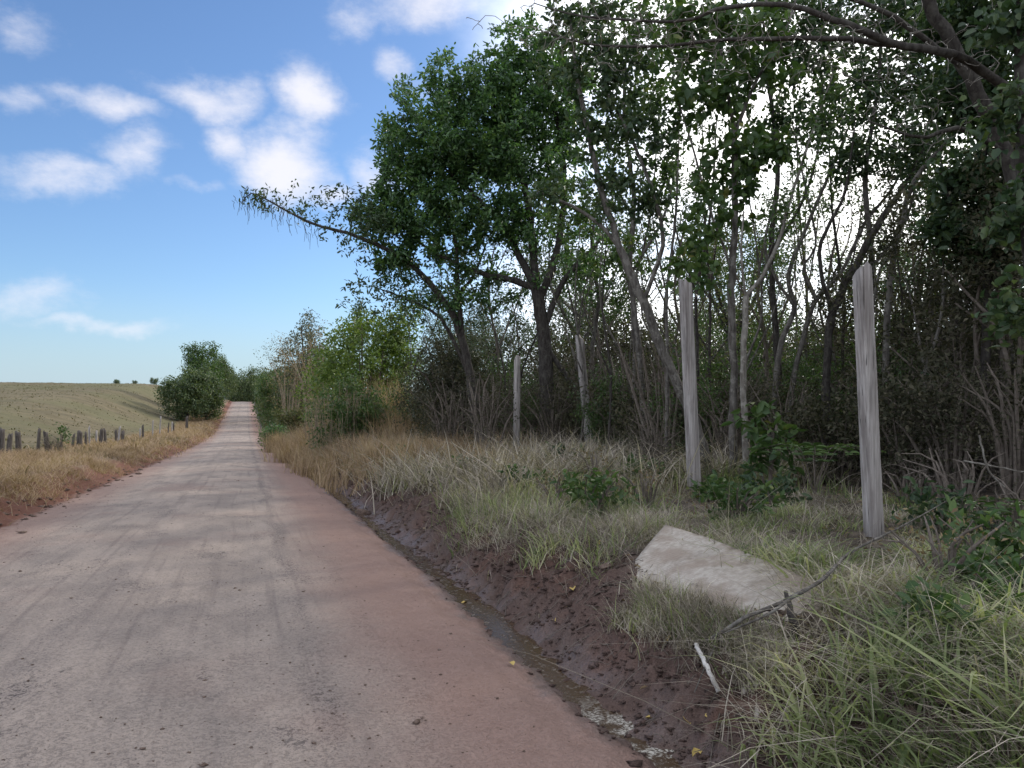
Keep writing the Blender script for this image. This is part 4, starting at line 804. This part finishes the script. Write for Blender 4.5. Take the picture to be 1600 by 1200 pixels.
# dense thicket at the right
for k, (px, d, rx, h, n, lab) in enumerate(((1470, 13.5, 1.9, 4.6, 620, 'dense dark thicket beside the tallest post with pale sky above it'), (1570, 11, 1.6, 4.4, 600, 'black green thicket crowding the edge of the view'), (1545, 15, 2.2, 6.2, 700, 'tall dark small leaved tree looming over the thicket'))):
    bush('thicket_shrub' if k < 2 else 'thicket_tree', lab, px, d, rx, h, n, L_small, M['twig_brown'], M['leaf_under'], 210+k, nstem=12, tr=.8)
# leafy plants in the shade by the posts
bush('broadleaf_shrub', 'bright green broad leaved sapling beside the pale forked trunk', 1198, 11.0, .45, 1.35, 46, dict(n=5, L=.17, W=.10, spread=.05, along=.5, droop=.25), M['twig_brown'], M['leaf_mid'], 220, nstem=4, tr=.6)
def frond_plant(label, px, d, n, L, seed):
    rng = np.random.default_rng(seed); b = on_ground(px, d); g = Geo(); lv = []; r = root_at('compound_leaf_plant', b, label, 'plant')
    for k in range(n):
        a = 6.28*k/n + rng.normal()*.2; dr = np.array([math.cos(a), math.sin(a), 0]); C = curve(np.array([b, b+dr*L*.35+[0, 0, L*.75], b+dr*L*.95+[0, 0, L*.7]]), 14)
        V, Q = tubes(C[None], np.linspace(.008, .002, 14)[None], 5); g.add(V, Q); sd = np.cross(dr, [0, 0, 1])
        for j in range(5, 14):
            for s in (-1, 1): lv.append((C[j], sd*s+dr*.35+[0, 0, .1]))
    g.build('stems', M['twig_brown'], r, True, b); V, Q = leaves(np.array([q[0] for q in lv]), np.array([q[1] for q in lv]), .17*L, .055*L+.01, rng, True, 1.5); mesh('foliage', V, [Q], M['leaf_mid'], r, False, b); return r
frond_plant('small plant with paired oblong leaflets in deep shade near the tallest post', 1272, 10.2, 8, .85, 1)
frond_plant('low plant with fern like leaves on the brown floor beyond the near grass', 1545, 7.2, 7, .5, 2)
for k, (px, d, rx, h, n, lab) in enumerate(((1480, 7.4, .45, .55, 40, 'low dark leafy weed right behind the foot of the tallest post'), (1560, 5.4, .5, .6, 46, 'leafy weed clump among tall grass at the edge of the view'), (1210, 9.3, .5, .5, 40, 'dark weed clump in front of the broad leaved sapling'),
                                           (1110, 10.3, .3, .32, 26, 'small dark weed at the foot of the second post'), (880, 15.4, .5, .6, 40, 'bluish green weed before the leaning third post'), (1000, 12.4, .5, .5, 40, 'dark ground weed between second and third posts'))):
    bush('weed', lab, px, d, rx, h, n, dict(n=7, L=.10, W=.055, spread=.05, along=.4, droop=.1), M['twig_brown'], M['leaf_mid'] if k % 2 else M['leaf_dark'], 230+k, nstem=6, tr=.5)
protoW = bush('dry_weed', 'dry brown weed tangle standing in the verge grass', 760, 13.5, .45, .6, 70, dict(n=2, L=.045, W=.02, hexa=False, spread=.05, along=.4), M['twig_brown'], M['leaf_dry'], 290, nstem=9, group='dry weeds in the verge grass', tr=.5, kink=.7)
protoG = bush('green_weed', 'low green leafy weed growing in the verge grass', 700, 14.5, .4, .45, 50, dict(n=6, L=.09, W=.045, spread=.05, along=.4), M['twig_brown'], M['leaf_mid'], 291, nstem=7, group='green weeds in the verge grass', tr=.5)
for k, (px, d) in enumerate(((620, 19), (680, 17), (705, 22), (850, 13), (815, 11), (930, 11.5), (760, 18), (870, 9.5), (640, 25), (560, 24), (930, 9), (1010, 9.2), (735, 14.5), (590, 22), (1150, 8.2), (1470, 5.0), (1560, 4.6))):
    b = on_ground(px, d); b[2] -= .03; s = ur.uniform(.8, 1.3); dup(protoW if k % 2 else protoG, b, ur.uniform(0, 6.28), s)
protoL = bush('leafy_weed_clump', 'low broad leaved weed growing through the near grass', 1545, 5.0, .24, .28, 26, dict(n=6, L=.085, W=.05, spread=.03, along=.4, droop=.1), M['twig_brown'], M['leaf_mid'], 292, nstem=6, group='broad leaved weeds in the near grass', tr=.4)
for k, (px, d) in enumerate(((1510, 5.2), (1560, 4.2), (1470, 4.0))):
    b = on_ground(px, d); b[2] -= .02; s = ur.uniform(.8, 1.25); dup(protoL, b, ur.uniform(0, 6.28), s)
# bare dry brush on the floor at the right
for k, (px, d, rx, h, lab) in enumerate(((1500, 8.6, 1.0, .8, 'bare brown brushwood heaped under the thicket'), (1590, 7.4, .8, .7, 'dry brushwood at the edge of the view beside leafy weeds'), (1420, 9.2, .7, .6, 'thin dead brush behind the tallest post'))):
    bush('dead_brush', lab, px, d, rx, h, 170, None, M['twig_brown'], None, 240+k, nstem=14, tr=.5, kink=.8)
for k, (p, lab) in enumerate((([(1530, 680), (1545, 735), (1575, 765)], 'pale bent stick standing in the dead brush'), ([(1505, 720), (1550, 728), (1620, 742)], 'pale broken stick lying across the dead brush'))):
    stick('bare_stick', lab, 'stick', [at(a, b_, 8.0) for a, b_ in p], [.010, .009, .006, .004][:len(p)], M['bark_pale'], (), 50+k)

# shrubs along the road, from the wood's edge into the distance
bush('bright_shrub', 'bright yellow green shrub rising above the tan grass', 572, 37, 2.8, 6.4, 760, dict(n=18, L=.2, W=.11, hexa=False, spread=.16, along=.4), M['twig_brown'], M['leaf_bright'], 250)
bush('bright_shrub', 'smaller bright green shrub at the left end of the larger one', 512, 41, 1.7, 5.2, 360, dict(n=16, L=.15, W=.085, hexa=False, spread=.16, along=.4), M['twig_brown'], M['leaf_bright'], 251)
vb = on_ground(545, 26); vt = in_blob(vb+np.array([0, 0, 1.3]), (1.45, 1.45, 1.2), 300, np.random.default_rng(4), .15); vt = vt[vt[:, 2] > vb[2]+1.0]
bush('vine_shrub', 'shaggy mound of green creepers and hanging dead stems by the road', 545, 26, 1.5, 2.6, 480, dict(n=15, L=.12, W=.06, hexa=False, spread=.12, along=.4, droop=.3), M['twig_straw'], M['leaf_mid'], 252, tr=.8, extra=moss_strands(vt, rg, 420, 1.2))
bush('dark_mound', 'dark leafy bush under the leaning tree beside tan grass', 706, 24, 1.5, 4.4, 700, dict(n=14, L=.11, W=.05, hexa=False, spread=.12, along=.4), M['twig_brown'], M['leaf_grey'], 253, tr=.7)
bush('bare_shrub', 'grey brown leafless bush behind the bright green shrub', 488, 47, 2.9, 7.2, 860, dict(n=3, L=.12, W=.06, hexa=False, spread=.12, along=.4), M['twig_straw'], M['leaf_dry'], 254, nstem=16, tr=1.1, kink=.5)
bush('bare_shrub', 'feathery leafless bush farther along beyond the bright shrub', 452, 56, 2.5, 6.8, 640, dict(n=3, L=.14, W=.07, hexa=False, spread=.12, along=.4), M['twig_straw'], M['leaf_olive'], 255, nstem=16, tr=1.3, kink=.5)
bush('grey_tree', 'hazy grey green tree topping the bushes down the road', 476, 58, 2.4, 9.3, 620, dict(n=14, L=.20, W=.11, hexa=False, spread=.2, along=.4), M['bark_dark'], M['leaf_grey'], 256, tr=1.3)
bush('roadside_shrub', 'rounded green bush at the right edge of the road bend', 440, 62, 2.0, 5.0, 480, dict(n=14, L=.18, W=.09, hexa=False, spread=.2, along=.4), M['twig_brown'], M['leaf_mid'], 257, tr=1.2)
bush('roadside_shrub', 'dark green bush low by the wet road edge', 430, 44, .8, 1.5, 220, dict(n=14, L=.13, W=.07, hexa=False, spread=.14, along=.4), M['twig_brown'], M['leaf_gloss'], 258, tr=1.0)
bush('roadside_shrub', 'olive bush beneath the feathery leafless one', 458, 47, 1.2, 2.4, 300, dict(n=12, L=.15, W=.07, hexa=False, spread=.16, along=.4), M['twig_brown'], M['leaf_olive'], 259, tr=1.0)
bush('roadside_shrub', 'pale green bush far down the road before the rise', 427, 85, 2.0, 4.2, 400, dict(n=14, L=.22, W=.12, hexa=False, spread=.25, along=.4), M['twig_brown'], M['leaf_olive'], 260, tr=1.5)
farA = bush('far_tree', 'rounded tree beside the far end of the road', 436, 120, 3.6, 6.0, 420, dict(n=15, L=.32, W=.18, hexa=False, spread=.35, along=.3), M['bark_dark'], M['leaf_far'], 261, tr=2, group='trees along the far road')
for (px, d, s) in ((428, 150, .9), (420, 190, .8), (440, 95, .95), (436, 130, 1.2), (455, 110, 1.3), (408, 240, .95), (394, 250, 1.9), (374, 240, 1.7), (384, 262, 2.0), (426, 200, 1.2), (445, 170, 1.3), (358, 280, .9)):
    b = on_ground(px, d); dup(farA, b, ur.uniform(0, 6), (s, s, s*ur.uniform(.85, 1.15)))
# cluster at the left of the far road
for k, (px, py, d, rx, h, n, mt, lab) in enumerate(((288, 0, 104, 3.6, 6.4, 560, 'leaf_dark', 'low dark rounded tree at the field end of the far cluster'), (318, 0, 124, 3.5, 11.4, 640, 'leaf_gloss', 'tallest dark tree of the far roadside cluster'),
                                              (324, 0, 108, 2.3, 6.2, 520, 'leaf_mid', 'lighter green tree leaning to the road in the far cluster'), (344, 0, 165, 3.0, 10.0, 520, 'leaf_dark', 'flat topped tree behind the lighter one by the far road'), (305, 0, 112, 2.4, 7.2, 480, 'leaf_mid', 'mid green tree between the low dark and tallest ones'), (354, 0, 205, 3.0, 8.5, 420, 'leaf_dark', 'dark tree closing the view at the road crest'))):
    bush('cluster_tree', lab, px, d, rx, h, n, dict(n=16, L=.34, W=.19, hexa=False, spread=.3, along=.3), M['bark_dark'], M['leaf_far' if mt != 'leaf_gloss' else 'leaf_mid'], 270+k, tr=2.0)
for k, (px, d, s, lab) in enumerate(((182, 178, .22, 'tiny tree on the field skyline farthest from the dark cluster'), (210, 178, .17, 'smallest of the tiny trees on the field skyline'), (240, 176, .27, 'tiny tree on the skyline nearest the dark cluster'))):
    b = on_ground(px, d); dup(farA, b, k, s, lab)['group'] = 'tiny trees on the field skyline'
for k, (px, d, s) in enumerate(((158, 40, .30), (186, 46, .34), (80, 27, .30), (95, 29, .25))):
    b = on_ground(px, d); dup(protoB, b, k, (s*1.3, s*1.3, s), 'dry twiggy weed clump among the old fence posts')['group'] = 'dry weed clumps along the old fence'
bush('leafy_weed', 'tall thin leafy weed sprouting between two old fence posts', 96, 30, .45, 1.25, 46, dict(n=5, L=.10, W=.05, spread=.05, along=.4), M['twig_brown'], M['leaf_mid'], 280, nstem=5, tr=.6)

# trees of the wood behind and beside the view: full crowns that shade the road
def wood_tree(label, x, y, h, seed, leafmat, bark):
    rng = np.random.default_rng(seed); b = np.array([x, y, float(gz(x, y))-.1]); top = b+np.array([rng.normal()*.6, rng.normal()*.6, h*.55])
    paths = [(np.array([b, b*.5+top*.5+rng.normal(size=3)*.2, top]), np.array([.14, .12, .09]))]
    for k in range(5):
        a = k*1.26+rng.normal()*.3; e = top+np.array([math.cos(a)*h*.2, math.sin(a)*h*.2, h*rng.uniform(.15, .4)]); s = b+(top-b)*rng.uniform(.7, 1)
        paths.append((np.array([s, s*.5+e*.5+[0, 0, -.2], e]), np.array([.07, .05, .02])))
    T = np.vstack([in_blob(p[0][-1], (h*.15, h*.15, h*.13), 60, rng, .45) for p in paths]+[in_blob(b+[0, 0, h*.72], (h*.27, h*.27, h*.25), 140, rng, .45)])
    return plant('wood_tree', label, 'tree', paths, T, dict(n=11, L=.13, W=.07, hexa=False, spread=.13, along=.4, droop=.1), bark, leafmat, seed, group='trees deeper in the wood', tr=1.2)
wA = wood_tree('leafy tree standing deeper in the wood', 17.0, 13.0, 9.0, 301, M['leaf_dark'], M['bark_mid'])
wB = wood_tree('leafy tree standing deeper in the wood', 15.5, 22.0, 8.0, 302, M['leaf_mid'], M['bark_dark'])
wr_ = np.random.default_rng(8)
for (x, y) in ((9.0, 3.8), (10.5, 5.6), (11, 2), (14, 5), (12.5, -3), (17, 1), (19, 7), (21, 13), (16, -6), (12, -9), (22, 3), (20, 19), (19, 27), (14, 29), (22, 34), (16, 36), (13.5, 42), (19, 44), (12, 50), (16, 56), (11, 62), (13, 72), (10.5, 84), (24, 24), (25, 9), (23, -4), (12, -16), (16, -13)):
    p = wA if wr_.uniform() < .55 else wB; s = wr_.uniform(.85, 1.15); dup(p, (x, y, float(gz(x, y))-.1), wr_.uniform(0, 6.28), s)
